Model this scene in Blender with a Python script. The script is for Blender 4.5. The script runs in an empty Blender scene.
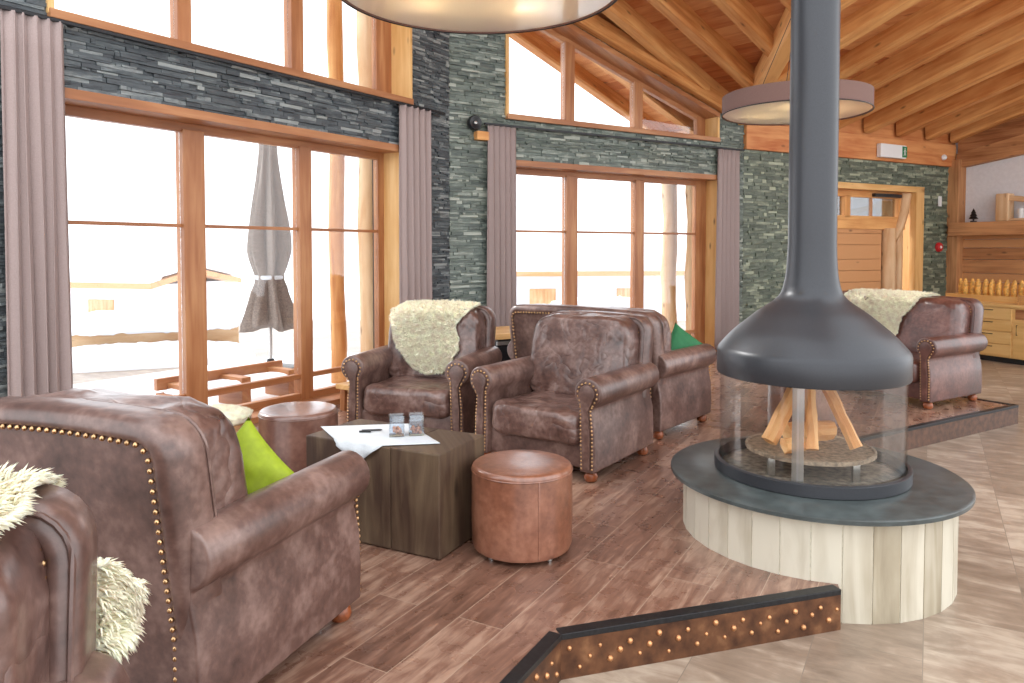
import bpy, bmesh, math, random
from mathutils import Vector, Matrix, noise
from mathutils.bvhtree import BVHTree
random.seed(7)
PI = math.pi
V = Vector
SC = bpy.context.scene
COL = SC.collection

# ------------------------------------------------------------------ camera, world, exposure
cam_d = bpy.data.cameras.new('camera'); cam = bpy.data.objects.new('camera', cam_d); COL.objects.link(cam)
cam.location = (0, 0, 1.45)
cam.rotation_euler = (math.radians(90 - 2.0), 0, 0)
cam_d.sensor_width = 36.0
cam_d.lens = 36.0 * 740 / 1024
cam_d.shift_y = -0.0641
cam_d.clip_start = 0.05; cam_d.clip_end = 400
SC.camera = cam
SC.view_settings.view_transform = 'Standard'
SC.view_settings.look = 'None'
SC.view_settings.exposure = 0.9
SC.view_settings.gamma = 1.0
SC.view_settings.use_curve_mapping = False
SC.cycles.transparent_max_bounces = 40
world = bpy.data.worlds.new('overcast_sky'); SC.world = world; world.use_nodes = True
_bg = world.node_tree.nodes['Background']
_bg.inputs[0].default_value = (0.94, 0.97, 1.0, 1)
_bg.inputs[1].default_value = 1.5
sun_d = bpy.data.lights.new('sun', 'SUN'); sun = bpy.data.objects.new('sun', sun_d); COL.objects.link(sun)
sun_d.energy = 1.5; sun_d.angle = math.radians(8); sun_d.color = (1, 0.96, 0.9)
sun.rotation_euler = V((0.75, -0.45, -0.55)).to_track_quat('-Z', 'Y').to_euler()   # from over the terrace, down into the room

# ------------------------------------------------------------------ materials
def lin(c):
    return tuple(((v / 255) / 12.92 if v / 255 <= .04045 else ((v / 255 + .055) / 1.055) ** 2.4) for v in c) + (1,)

def new_mat(name):
    m = bpy.data.materials.new(name); m.use_nodes = True
    nt = m.node_tree; b = nt.nodes['Principled BSDF']
    return m, nt, b

def N(nt, t, **kw):
    n = nt.nodes.new(t)
    for k, v in kw.items():
        if k.startswith('i_'): n.inputs[k[2:].replace('_', ' ')].default_value = v
        else: setattr(n, k, v)
    return n

def ramp(nt, fac, stops):
    r = nt.nodes.new('ShaderNodeValToRGB'); e = r.color_ramp.elements
    while len(e) < len(stops): e.new(0.5)
    for el, (p, c) in zip(e, stops): el.position = p; el.color = lin(c)
    nt.links.new(fac, r.inputs[0]); return r.outputs[0]

def bump(nt, b, h, strength, dist=.01):
    n = N(nt, 'ShaderNodeBump'); n.inputs['Strength'].default_value = strength; n.inputs['Distance'].default_value = dist
    nt.links.new(h, n.inputs['Height']); nt.links.new(n.outputs[0], b.inputs['Normal']); return n

def plain(name, rgb, rough=.5, metal=0, bumpy=0, scale=40, var=.08):
    m, nt, b = new_mat(name)
    co = N(nt, 'ShaderNodeTexCoord'); no = N(nt, 'ShaderNodeTexNoise'); no.inputs['Scale'].default_value = scale; no.inputs['Detail'].default_value = 4
    nt.links.new(co.outputs['Object'], no.inputs['Vector'])
    lo = tuple(max(0, v * (1 - var)) for v in rgb); hi = tuple(min(255, v * (1 + var)) for v in rgb)
    nt.links.new(ramp(nt, no.outputs['Fac'], [(.3, lo), (.7, hi)]), b.inputs['Base Color'])
    b.inputs['Roughness'].default_value = rough; b.inputs['Metallic'].default_value = metal
    if bumpy: bump(nt, b, no.outputs['Fac'], bumpy, .004)
    return m

def wood(name, dark, mid, light, rough=.55, us=1.2, vs=14, tone_amt=1.0, knots=True, bmp=.25):
    """grain runs along the UV's u (metres along the longest side); tone varies board by board"""
    m, nt, b = new_mat(name); L = nt.links.new
    uv = N(nt, 'ShaderNodeUVMap')
    mp = N(nt, 'ShaderNodeMapping'); mp.inputs['Scale'].default_value = (us, vs, 1); L(uv.outputs[0], mp.inputs[0])
    n1 = N(nt, 'ShaderNodeTexNoise'); n1.inputs['Scale'].default_value = 1.6; n1.inputs['Detail'].default_value = 6; n1.inputs['Distortion'].default_value = .8
    L(mp.outputs[0], n1.inputs['Vector'])
    mp2 = N(nt, 'ShaderNodeMapping'); mp2.inputs['Scale'].default_value = (us * .8, vs * .16, 1); L(uv.outputs[0], mp2.inputs[0])
    n2 = N(nt, 'ShaderNodeTexNoise'); n2.inputs['Scale'].default_value = 2.2; n2.inputs['Detail'].default_value = 3; L(mp2.outputs[0], n2.inputs['Vector'])
    at = N(nt, 'ShaderNodeAttribute'); at.attribute_name = 'tone'
    a = N(nt, 'ShaderNodeMath', operation='MULTIPLY_ADD'); L(n1.outputs['Fac'], a.inputs[0]); a.inputs[1].default_value = .62; a.inputs[2].default_value = -.08
    c = N(nt, 'ShaderNodeMath', operation='MULTIPLY_ADD'); L(n2.outputs['Fac'], c.inputs[0]); c.inputs[1].default_value = .55; L(a.outputs[0], c.inputs[2])
    d = N(nt, 'ShaderNodeMath', operation='MULTIPLY_ADD'); L(at.outputs['Fac'], d.inputs[0]); d.inputs[1].default_value = .35 * tone_amt; L(c.outputs[0], d.inputs[2])
    col = ramp(nt, d.outputs[0], [(.22, dark), (.52, mid), (.86, light)])
    if knots:
        vo = N(nt, 'ShaderNodeTexVoronoi'); mp3 = N(nt, 'ShaderNodeMapping'); mp3.inputs['Scale'].default_value = (2.2, 6, 1); L(uv.outputs[0], mp3.inputs[0]); L(mp3.outputs[0], vo.inputs['Vector']); vo.inputs['Scale'].default_value = 1.0
        kr = ramp(nt, vo.outputs['Distance'], [(.03, (70, 60, 50)), (.14, (255, 255, 255))])
        mx = N(nt, 'ShaderNodeMix', data_type='RGBA', blend_type='MULTIPLY'); mx.inputs['Factor'].default_value = .7
        L(col, mx.inputs['A']); L(kr, mx.inputs['B']); col = mx.outputs['Result']
    L(col, b.inputs['Base Color']); b.inputs['Roughness'].default_value = rough
    bump(nt, b, n1.outputs['Fac'], bmp, .006)
    return m

def leather(name, dark, mid, light, rough=.38, coat=.3, crease=0):
    m, nt, b = new_mat(name); L = nt.links.new
    co = N(nt, 'ShaderNodeTexCoord')
    n1 = N(nt, 'ShaderNodeTexNoise'); n1.inputs['Scale'].default_value = 4.5; n1.inputs['Detail'].default_value = 7; n1.inputs['Roughness'].default_value = .62
    n2 = N(nt, 'ShaderNodeTexNoise'); n2.inputs['Scale'].default_value = 34; n2.inputs['Detail'].default_value = 5
    n3 = N(nt, 'ShaderNodeTexVoronoi', feature='DISTANCE_TO_EDGE'); n3.inputs['Scale'].default_value = 260
    for n in (n1, n2, n3): L(co.outputs['Object'], n.inputs['Vector'])
    a = N(nt, 'ShaderNodeMath', operation='MULTIPLY_ADD'); L(n2.outputs['Fac'], a.inputs[0]); a.inputs[1].default_value = .35; L(n1.outputs['Fac'], a.inputs[2])
    L(ramp(nt, a.outputs[0], [(.42, dark), (.66, mid), (.92, light)]), b.inputs['Base Color'])
    r = N(nt, 'ShaderNodeMapRange'); L(n1.outputs['Fac'], r.inputs[0]); r.inputs[3].default_value = rough - .08; r.inputs[4].default_value = rough + .16
    L(r.outputs[0], b.inputs['Roughness']); b.inputs['Specular IOR Level'].default_value = .65; b.inputs['Coat Weight'].default_value = coat; b.inputs['Coat Roughness'].default_value = .2
    h = N(nt, 'ShaderNodeMath', operation='MULTIPLY_ADD'); L(n3.outputs['Distance'], h.inputs[0]); h.inputs[1].default_value = .3; L(n2.outputs['Fac'], h.inputs[2])
    bp = bump(nt, b, h.outputs[0], .22, .004)
    if crease:
        nc = N(nt, 'ShaderNodeTexNoise'); nc.inputs['Scale'].default_value = 5.0; nc.inputs['Detail'].default_value = 2.5; nc.inputs['Distortion'].default_value = .5; L(co.outputs['Object'], nc.inputs['Vector'])
        ab = N(nt, 'ShaderNodeMath', operation='SUBTRACT'); L(nc.outputs['Fac'], ab.inputs[0]); ab.inputs[1].default_value = .5
        aa = N(nt, 'ShaderNodeMath', operation='ABSOLUTE'); L(ab.outputs[0], aa.inputs[0])
        pw = N(nt, 'ShaderNodeMath', operation='POWER'); L(aa.outputs[0], pw.inputs[0]); pw.inputs[1].default_value = .6
        b2 = N(nt, 'ShaderNodeBump'); b2.inputs['Strength'].default_value = crease; b2.inputs['Distance'].default_value = .05
        L(pw.outputs[0], b2.inputs['Height']); L(bp.outputs[0], b2.inputs['Normal']); L(b2.outputs[0], b.inputs['Normal'])
    return m

def planks_floor(name, cols, mortar, bw, bh, rough, coat, us=2.2, vs=16, off=.37):
    m, nt, b = new_mat(name); L = nt.links.new
    co = N(nt, 'ShaderNodeTexCoord'); mp = N(nt, 'ShaderNodeMapping'); mp.inputs['Rotation'].default_value = (0, 0, -math.radians(60.5))
    mp.vector_type = 'POINT'; L(co.outputs['Object'], mp.inputs[0])
    br = N(nt, 'ShaderNodeTexBrick'); br.offset = off; br.inputs['Scale'].default_value = 1; br.inputs['Brick Width'].default_value = bw; br.inputs['Row Height'].default_value = bh
    br.inputs['Mortar Size'].default_value = .0022; br.inputs['Mortar Smooth'].default_value = .3; br.inputs['Color1'].default_value = (0, 0, 0, 1); br.inputs['Color2'].default_value = (1, 1, 1, 1); br.inputs['Mortar'].default_value = (.5, .5, .5, 1)
    L(mp.outputs[0], br.inputs['Vector'])
    m2 = N(nt, 'ShaderNodeMapping'); m2.inputs['Scale'].default_value = (us, vs, 1); L(mp.outputs[0], m2.inputs[0])
    ad = N(nt, 'ShaderNodeVectorMath', operation='MULTIPLY_ADD'); L(br.outputs['Color'], ad.inputs[0]); ad.inputs[1].default_value = (7, 5, 3); L(m2.outputs[0], ad.inputs[2])
    n1 = N(nt, 'ShaderNodeTexNoise'); n1.inputs['Scale'].default_value = 1.5; n1.inputs['Detail'].default_value = 8; n1.inputs['Roughness'].default_value = .65; n1.inputs['Distortion'].default_value = .6; L(ad.outputs[0], n1.inputs['Vector'])
    n2 = N(nt, 'ShaderNodeTexNoise'); n2.inputs['Scale'].default_value = 9; n2.inputs['Detail'].default_value = 6; L(mp.outputs[0], n2.inputs['Vector'])
    a = N(nt, 'ShaderNodeMath', operation='MULTIPLY_ADD'); L(n2.outputs['Fac'], a.inputs[0]); a.inputs[1].default_value = .4; L(n1.outputs['Fac'], a.inputs[2])
    c = N(nt, 'ShaderNodeMath', operation='MULTIPLY_ADD'); L(br.outputs['Color'], c.inputs[0]); c.inputs[1].default_value = .22; L(a.outputs[0], c.inputs[2])
    col = ramp(nt, c.outputs[0], [(.5, cols[0]), (.8, cols[1]), (1.0, cols[2])])
    mx = N(nt, 'ShaderNodeMix', data_type='RGBA'); L(br.outputs['Fac'], mx.inputs['Factor']); L(col, mx.inputs['A']); mx.inputs['B'].default_value = lin(mortar)
    L(mx.outputs['Result'], b.inputs['Base Color'])
    r = N(nt, 'ShaderNodeMapRange'); L(n2.outputs['Fac'], r.inputs[0]); r.inputs[3].default_value = rough - .1; r.inputs[4].default_value = rough + .12; L(r.outputs[0], b.inputs['Roughness'])
    b.inputs['Coat Weight'].default_value = coat; b.inputs['Coat Roughness'].default_value = .22
    bp = bump(nt, b, n1.outputs['Fac'], .12, .004)
    return m

def slate(name, dark, mid, light, rough=.5):
    m, nt, b = new_mat(name); L = nt.links.new
    co = N(nt, 'ShaderNodeTexCoord'); at = N(nt, 'ShaderNodeAttribute'); at.attribute_name = 'tone'
    mp = N(nt, 'ShaderNodeMapping'); mp.inputs['Scale'].default_value = (6, 6, 26); L(co.outputs['Object'], mp.inputs[0])
    n1 = N(nt, 'ShaderNodeTexNoise'); n1.inputs['Scale'].default_value = 1; n1.inputs['Detail'].default_value = 8; n1.inputs['Roughness'].default_value = .7; L(mp.outputs[0], n1.inputs['Vector'])
    n4 = N(nt, 'ShaderNodeTexNoise'); n4.inputs['Scale'].default_value = .9; n4.inputs['Detail'].default_value = 2; L(co.outputs['Object'], n4.inputs['Vector'])
    a = N(nt, 'ShaderNodeMath', operation='MULTIPLY_ADD'); L(at.outputs['Fac'], a.inputs[0]); a.inputs[1].default_value = .38; L(n1.outputs['Fac'], a.inputs[2])
    c1 = ramp(nt, a.outputs[0], [(.4, dark), (.75, mid), (1.0, light)])
    warm = N(nt, 'ShaderNodeMix', data_type='RGBA', blend_type='MULTIPLY'); L(n4.outputs['Fac'], warm.inputs['Factor']); L(c1, warm.inputs['A']); warm.inputs['B'].default_value = lin((236, 222, 205))
    L(warm.outputs['Result'], b.inputs['Base Color'])
    b.inputs['Roughness'].default_value = rough; b.inputs['Specular IOR Level'].default_value = .65
    bump(nt, b, n1.outputs['Fac'], .5, .012)
    return m

def glassy(name, tint=(1, 1, 1), rough=.02, boost=.4, base=.03):
    m, nt, b = new_mat(name); nt.nodes.remove(b); L = nt.links.new
    out = [n for n in nt.nodes if n.type == 'OUTPUT_MATERIAL'][0]
    tr = N(nt, 'ShaderNodeBsdfTransparent'); tr.inputs[0].default_value = tint + (1,)
    gl = N(nt, 'ShaderNodeBsdfGlossy'); gl.inputs['Roughness'].default_value = rough
    fr = N(nt, 'ShaderNodeLayerWeight'); fr.inputs['Blend'].default_value = .22
    mr = N(nt, 'ShaderNodeMapRange'); L(fr.outputs['Fresnel'], mr.inputs[0]); mr.inputs[3].default_value = base; mr.inputs[4].default_value = boost
    mx = N(nt, 'ShaderNodeMixShader'); L(mr.outputs[0], mx.inputs[0]); L(tr.outputs[0], mx.inputs[1]); L(gl.outputs[0], mx.inputs[2]); L(mx.outputs[0], out.inputs[0])
    return m

M = {}
M['leather'] = leather('mauve_brown_leather', (54, 34, 29), (98, 71, 63), (144, 116, 106))
M['leather_red'] = leather('red_brown_leather', (54, 30, 25), (90, 54, 46), (128, 86, 76))
M['leather_cushion'] = leather('creased_brown_leather', (52, 32, 27), (102, 74, 66), (150, 122, 112), .28, .4, .36)
M['leather_red_cushion'] = leather('creased_red_brown_leather', (54, 30, 25), (90, 54, 46), (128, 86, 76), .3, .35, .22)
M['leather_tan'] = leather('tan_copper_leather', (96, 54, 36), (134, 84, 62), (168, 116, 92), .28, .8)
M['leather_mocha'] = leather('mocha_leather', (84, 52, 44), (110, 74, 62), (138, 100, 86), .28, .8)
M['brass'] = plain('aged_brass', (196, 158, 116), .28, 1, 0, 60, .15)
M['bun'] = plain('reddish_turned_wood', (134, 72, 40), .3, 0, .1, 30, .2)
M['frame_wood'] = wood('larch_frame_wood', (120, 70, 38), (162, 104, 64), (198, 146, 100), .45, .7, 10, .3, False, .1)
M['pale_wood'] = wood('pale_larch_wood', (176, 122, 66), (212, 162, 98), (236, 196, 138), .5, .7, 8, .4, True, .1)
M['beam_wood'] = wood('hewn_beam_wood', (104, 58, 28), (186, 118, 60), (226, 170, 106), .65, .8, 9, .9, True, .4)
M['deck_wood'] = wood('reddish_ceiling_boards', (112, 56, 26), (180, 102, 52), (214, 150, 94), .6, .9, 9, 1.0, True, .3)
M['old_wood'] = wood('sun_burnt_old_boards', (76, 46, 28), (142, 88, 50), (200, 146, 98), .65, .7, 12, 2.0, True, .4)
M['log_wood'] = wood('outdoor_log_wood', (150, 96, 54), (196, 150, 104), (226, 196, 158), .6, .7, 7, .5, True, .3)
M['counter_wood'] = wood('honey_cabinet_wood', (196, 148, 84), (222, 178, 112), (238, 202, 142), .4, .6, 9, .3, False, .05)
M['timber'] = wood('dark_weathered_timber', (30, 20, 14), (66, 46, 34), (112, 92, 70), .55, 1.2, 9, .5, True, .6)
M['firewood'] = wood('split_firewood', (190, 112, 58), (226, 160, 98), (246, 206, 150), .6, 2, 22, .5, False, .5)
M['riser_wood'] = plain('dark_riser_board', (84, 58, 44), .5, 0, .1, 20, .2)
M['slate_blue'] = slate('blue_grey_ledgestone', (46, 52, 60), (84, 94, 100), (150, 158, 160))
M['slate_green'] = slate('green_grey_ledgestone', (68, 80, 78), (112, 126, 120), (170, 180, 174))
M['slate_moss'] = slate('moss_grey_ledgestone', (68, 80, 70), (108, 120, 106), (166, 176, 156))
M['mortar'] = plain('wall_backing', (34, 36, 38), .9)
M['plaster'] = plain('white_plaster', (222, 222, 226), .9, 0, .05, 20, .02)
M['floor_wood'] = planks_floor('red_brown_wood_tile', [(84, 56, 44), (128, 92, 76), (168, 134, 114)], (172, 144, 124), 1.2, .2, .28, .45)
M['floor_tile'] = planks_floor('grey_beige_wood_tile', [(112, 95, 80), (146, 127, 110), (178, 161, 143)], (128, 114, 100), 1.25, .4, .40, .2, 7, 1.8)
M['hood'] = plain('anthracite_painted_steel', (56, 57, 61), .36, .3, .06, 200, .05)
M['slab'] = plain('honed_dark_stone', (64, 70, 70), .28, 0, .1, 14, .16)
M['drum'] = wood('bleached_plank_tile', (112, 98, 78), (166, 154, 132), (206, 198, 180), .55, 1.2, 7, 1.1, False, .3)
M['grout'] = plain('pale_grout', (214, 208, 190), .8)
M['steel'] = plain('dark_steel', (52, 52, 54), .4, .7, .05, 60, .1)
M['grate'] = plain('ashy_iron', (150, 134, 116), .6, .4, .3, 40, .25)
M['ash'] = plain('ash_bed', (116, 106, 94), .9, 0, .6, 30, .3)
M['alu'] = plain('brushed_aluminium', (190, 188, 184), .3, .9, 0, 60, .05)
M['curtain'] = plain('mauve_grey_curtain', (158, 140, 136), .85, 0, .1, 220, .06)
M['fabric_band'] = plain('taupe_lamp_fabric', (112, 84, 76), .85, 0, .1, 260, .06)
M['black'] = plain('black_plastic', (30, 31, 34), .35)
M['white'] = plain('white_plastic', (226, 226, 226), .4, 0, 0, 10, .01)
M['green_sign'] = plain('sign_green', (30, 120, 74), .4)
M['red'] = plain('red_plastic', (186, 36, 40), .35)
M['lime'] = plain('lime_velvet', (140, 156, 24), .7, 0, .2, 30, .05)
M['green'] = plain('forest_green_fabric', (30, 104, 60), .7, 0, .2, 30, .05)
M['cloth'] = plain('white_linen', (206, 210, 214), .8, 0, .15, 160, .03)
M['fleece'] = plain('cream_fleece', (252, 233, 204), .95, 0, .2, 24, .08)
M['fleece'].node_tree.nodes['Principled BSDF'].inputs['Subsurface Weight'].default_value = .15
M['snow'] = plain('snow', (244, 246, 250), .8, 0, .15, 3, .01)
M['parasol'] = plain('grey_beige_canvas', (132, 118, 108), .85, 0, .2, 60, .15)
M['bread'] = plain('golden_crust', (222, 160, 80), .6, 0, .3, 30, .22)
M['wicker'] = plain('wicker', (190, 140, 84), .7, 0, .8, 160, .25)
M['amber'] = plain('amber_pebbles', (196, 128, 90), .5, 0, .3, 60, .3)
M['glass'] = glassy('window_glass', (.98, .99, 1.0), .0, .9, .02)
M['tumbler'] = glassy('tumbler_glass', (.9, .94, .98), .03, 1.0, .10)
M['fireglass'] = glassy('fire_glass', (.96, .955, .945), .03, .22, .035)
M['seam_sheen'] = glassy('seam_reflection_glass', (.80, .79, .76), .35, 1.0, .35)
def diffuser_mat():
    m, nt, b = new_mat('acrylic_diffuser'); L = nt.links.new
    nt.nodes.remove(b); out = [n for n in nt.nodes if n.type == 'OUTPUT_MATERIAL'][0]
    tl = N(nt, 'ShaderNodeBsdfTranslucent'); tl.inputs[0].default_value = (.9, .86, .8, 1)
    df = N(nt, 'ShaderNodeBsdfDiffuse'); df.inputs[0].default_value = (.78, .76, .74, 1)
    gl = N(nt, 'ShaderNodeBsdfGlossy'); gl.inputs['Roughness'].default_value = .06
    a = N(nt, 'ShaderNodeMixShader'); a.inputs[0].default_value = .55; L(df.outputs[0], a.inputs[1]); L(tl.outputs[0], a.inputs[2])
    fr = N(nt, 'ShaderNodeFresnel'); fr.inputs[0].default_value = 1.6
    c = N(nt, 'ShaderNodeMixShader'); L(fr.outputs[0], c.inputs[0]); L(a.outputs[0], c.inputs[1]); L(gl.outputs[0], c.inputs[2]); L(c.outputs[0], out.inputs[0])
    return m
M['diffuser'] = diffuser_mat()
def glow_mat():
    m, nt, b = new_mat('warm_bulb'); b.inputs['Emission Color'].default_value = (1, .75, .4, 1); b.inputs['Emission Strength'].default_value = 12; return m
M['bulb'] = glow_mat()
def copper_mat():
    m, nt, b = new_mat('patinated_copper_sheet'); L = nt.links.new
    co = N(nt, 'ShaderNodeTexCoord'); n1 = N(nt, 'ShaderNodeTexNoise'); n1.inputs['Scale'].default_value = 12; n1.inputs['Detail'].default_value = 7; L(co.outputs['Object'], n1.inputs['Vector'])
    L(ramp(nt, n1.outputs['Fac'], [(.3, (74, 48, 36)), (.55, (118, 80, 56)), (.75, (160, 116, 82))]), b.inputs['Base Color'])
    b.inputs['Metallic'].default_value = .55; b.inputs['Roughness'].default_value = .42; bump(nt, b, n1.outputs['Fac'], .4, .006); return m
M['copper'] = copper_mat()
M['rivet'] = plain('polished_copper', (206, 150, 104), .35, .8, 0, 60, .1)

# ------------------------------------------------------------------ object helpers
def tag(o, label=None, cat=None, group=None, kind=None):
    if label: o['label'] = label
    if cat: o['category'] = cat
    if group: o['group'] = group
    if kind: o['kind'] = kind
    return o

def empty(name, loc=(0, 0, 0), rz=0, **kw):
    o = bpy.data.objects.new(name, None); COL.objects.link(o); o.location = loc; o.rotation_euler = (0, 0, rz)
    o.empty_display_size = .1
    return tag(o, **kw)

class MB:
    def __init__(s): s.v = []; s.f = []; s.uv = []; s.tone = []; s.mi = []
    def face(s, idx, uvs=None, tone=.5, mi=0):
        s.f.append(tuple(idx)); s.uv.append(uvs or [(s.v[i][0], s.v[i][2]) for i in idx]); s.tone.append(tone); s.mi.append(mi)
    def hexa(s, p, tone=None, mi=0):
        """p: 8 points, 0-3 bottom ring ccw, 4-7 top ring; grain along the longest edge"""
        p = [V(q) for q in p]; tone = random.random() if tone is None else tone
        L = [(p[1] - p[0]).length, (p[3] - p[0]).length, (p[4] - p[0]).length]; ax = L.index(max(L))
        ru, rv = random.uniform(0, 40), random.uniform(0, 40)
        ex, ey, ez = [(q - p[0]).normalized() for q in (p[1], p[3], p[4])]
        n = len(s.v); s.v += [tuple(q) for q in p]
        def uvof(q):
            d = q - p[0]; c = [d.dot(ex), d.dot(ey), d.dot(ez)]; u = c.pop(ax); return (u + ru, c[0] + c[1] * .93 + rv)
        for q in ((0, 3, 2, 1), (4, 5, 6, 7), (0, 1, 5, 4), (1, 2, 6, 5), (2, 3, 7, 6), (3, 0, 4, 7)):
            s.face([n + i for i in q], [uvof(p[i]) for i in q], tone, mi)
        return s
    def obox(s, o, ex, ey, ez, tone=None, mi=0):
        o, ex, ey, ez = V(o), V(ex), V(ey), V(ez)
        return s.hexa([o, o + ex, o + ex + ey, o + ey, o + ez, o + ex + ez, o + ex + ey + ez, o + ey + ez], tone, mi)
    def box(s, x0, x1, y0, y1, z0, z1, tone=None, mi=0):
        return s.obox((x0, y0, z0), (x1 - x0, 0, 0), (0, y1 - y0, 0), (0, 0, z1 - z0), tone, mi)
    def grid(s, P, closed_u=False, closed_v=False, tone=.5, mi=0):
        n = len(s.v); R = len(P); C = len(P[0])
        for r in P: s.v += [tuple(q) for q in r]
        for i in range(R if closed_u else R - 1):
            for j in range(C if closed_v else C - 1):
                a, b_, c, d = i * C + j, ((i + 1) % R) * C + j, ((i + 1) % R) * C + (j + 1) % C, i * C + (j + 1) % C
                s.face([n + a, n + b_, n + c, n + d], [(i * .05, j * .05), (i * .05 + .05, j * .05), (i * .05 + .05, j * .05 + .05), (i * .05, j * .05 + .05)], tone, mi)
        return n
    def cap(s, ring, flip=False, tone=.5, mi=0):
        n = len(s.v); s.v += [tuple(q) for q in ring]; idx = list(range(n, n + len(ring)))
        if flip: idx.reverse()
        s.face(idx, [(s.v[i][0] + s.v[i][1], s.v[i][2]) for i in idx], tone, mi)
    def lathe(s, prof, c=(0, 0, 0), seg=32, tone=.5, mi=0, capb=True, capt=True):
        P = [[(c[0] + r * math.cos(2 * PI * j / seg), c[1] + r * math.sin(2 * PI * j / seg), c[2] + z) for j in range(seg)] for r, z in prof]
        n = len(s.v)
        for r in P: s.v += r
        for i in range(len(P) - 1):
            for j in range(seg):
                k = (j + 1) % seg
                s.face([n + i * seg + j, n + i * seg + k, n + (i + 1) * seg + k, n + (i + 1) * seg + j], [(j * .06, prof[i][1]), (j * .06 + .06, prof[i][1]), (j * .06 + .06, prof[i + 1][1]), (j * .06, prof[i + 1][1])], tone, mi)
        if capb and prof[0][0] > 1e-4: s.face([n + j for j in reversed(range(seg))], None, tone, mi)
        if capt and prof[-1][0] > 1e-4: s.face([n + (len(P) - 1) * seg + j for j in range(seg)], None, tone, mi)
        return s
    def tube(s, pts, r, seg=10, tone=.5, cap=True, mi=0):
        pts = [V(p) for p in pts]; rs = r if isinstance(r, (list, tuple)) else [r] * len(pts); rings = []
        for i, p in enumerate(pts):
            d = (pts[min(i + 1, len(pts) - 1)] - pts[max(i - 1, 0)]).normalized()
            a = d.cross(V((0, 0, 1)));
            if a.length < .05: a = d.cross(V((1, 0, 0)))
            a.normalize(); b_ = d.cross(a)
            rings.append([p + (a * math.cos(t) + b_ * math.sin(t)) * rs[i] for t in [2 * PI * j / seg for j in range(seg)]])
        n = len(s.v); L = 0
        for q in rings: s.v += [tuple(x) for x in q]
        for i in range(len(pts) - 1):
            l2 = L + (pts[i + 1] - pts[i]).length
            for j in range(seg):
                k = (j + 1) % seg
                s.face([n + i * seg + j, n + i * seg + k, n + (i + 1) * seg + k, n + (i + 1) * seg + j], [(L, j * .04), (L, j * .04 + .04), (l2, j * .04 + .04), (l2, j * .04)], tone, mi)
            L = l2
        if cap:
            s.face([n + j for j in reversed(range(seg))], None, tone, mi); s.face([n + (len(pts) - 1) * seg + j for j in range(seg)], None, tone, mi)
        return s
    def ball(s, c, r, seg=10, rings=6, half=False, tone=.5, sq=(1, 1, 1)):
        P = []
        for i in range(rings + 1):
            ph = PI * i / rings
            P.append([(c[0] + r * sq[0] * math.sin(ph) * math.cos(2 * PI * j / seg), c[1] + r * sq[1] * math.sin(ph) * math.sin(2 * PI * j / seg), c[2] - r * sq[2] * math.cos(ph)) for j in range(seg)])
        n = len(s.v)
        for q in P: s.v += q
        for i in range(rings):
            for j in range(seg):
                k = (j + 1) % seg; s.face([n + i * seg + j, n + i * seg + k, n + (i + 1) * seg + k, n + (i + 1) * seg + j], None, tone)
        return s
    def prism(s, prof, y0, y1, tone=.5, mi=0):
        """profile in xz extruded along y"""
        n = len(s.v); k = len(prof)
        s.v += [(x, y0, z) for x, z in prof] + [(x, y1, z) for x, z in prof]
        L = 0
        for i in range(k):
            j = (i + 1) % k; l2 = L + math.dist(prof[i], prof[j])
            s.face([n + i, n + j, n + k + j, n + k + i], [(y0, L), (y0, l2), (y1, l2), (y1, L)], tone, mi); L = l2
        s.face([n + i for i in reversed(range(k))], None, tone, mi); s.face([n + k + i for i in range(k)], None, tone, mi)
        return s
    def build(s, name, mat, parent=None, smooth=40, bevel=0, segs=2, xf=None, sub=0, fix=True):
        me = bpy.data.meshes.new(name); me.from_pydata([tuple(q) for q in s.v], [], s.f)
        mats = mat if isinstance(mat, (list, tuple)) else [mat]
        for m in mats: me.materials.append(M[m] if isinstance(m, str) else m)
        uvl = me.uv_layers.new(name='UVMap'); k = 0
        flat = [c for u in s.uv for c in u]
        for i, c in enumerate(flat): uvl.data[i].uv = c
        at = me.attributes.new('tone', 'FLOAT', 'FACE'); at.data.foreach_set('value', s.tone)
        me.polygons.foreach_set('material_index', s.mi)
        if xf is not None: me.transform(xf)
        bm = bmesh.new(); bm.from_mesh(me)
        if fix: bmesh.ops.remove_doubles(bm, verts=bm.verts, dist=1e-5); bmesh.ops.recalc_face_normals(bm, faces=bm.faces)
        if bevel:
            es = [e for e in bm.edges if len(e.link_faces) == 2 and e.calc_face_angle(0) > math.radians(50)]
            bmesh.ops.bevel(bm, geom=es, offset=bevel, segments=segs, affect='EDGES', clamp_overlap=True, profile=.6)
        if smooth:
            for f in bm.faces: f.smooth = True
        bm.to_mesh(me); bm.free()
        if smooth: me.set_sharp_from_angle(angle=math.radians(smooth))
        o = bpy.data.objects.new(name, me); COL.objects.link(o)
        if parent: o.parent = parent
        if sub:
            md = o.modifiers.new('sub', 'SUBSURF'); md.levels = sub; md.render_levels = sub
        return o

def copy_tree(o, parent=None):
    c = o.copy(); COL.objects.link(c); c.parent = parent
    for ch in list(o.children): copy_tree(ch, c)
    return c

def smoothstep(a, b, x):
    t = min(1, max(0, (x - a) / (b - a)));
    return t * t * (3 - 2 * t)

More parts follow.
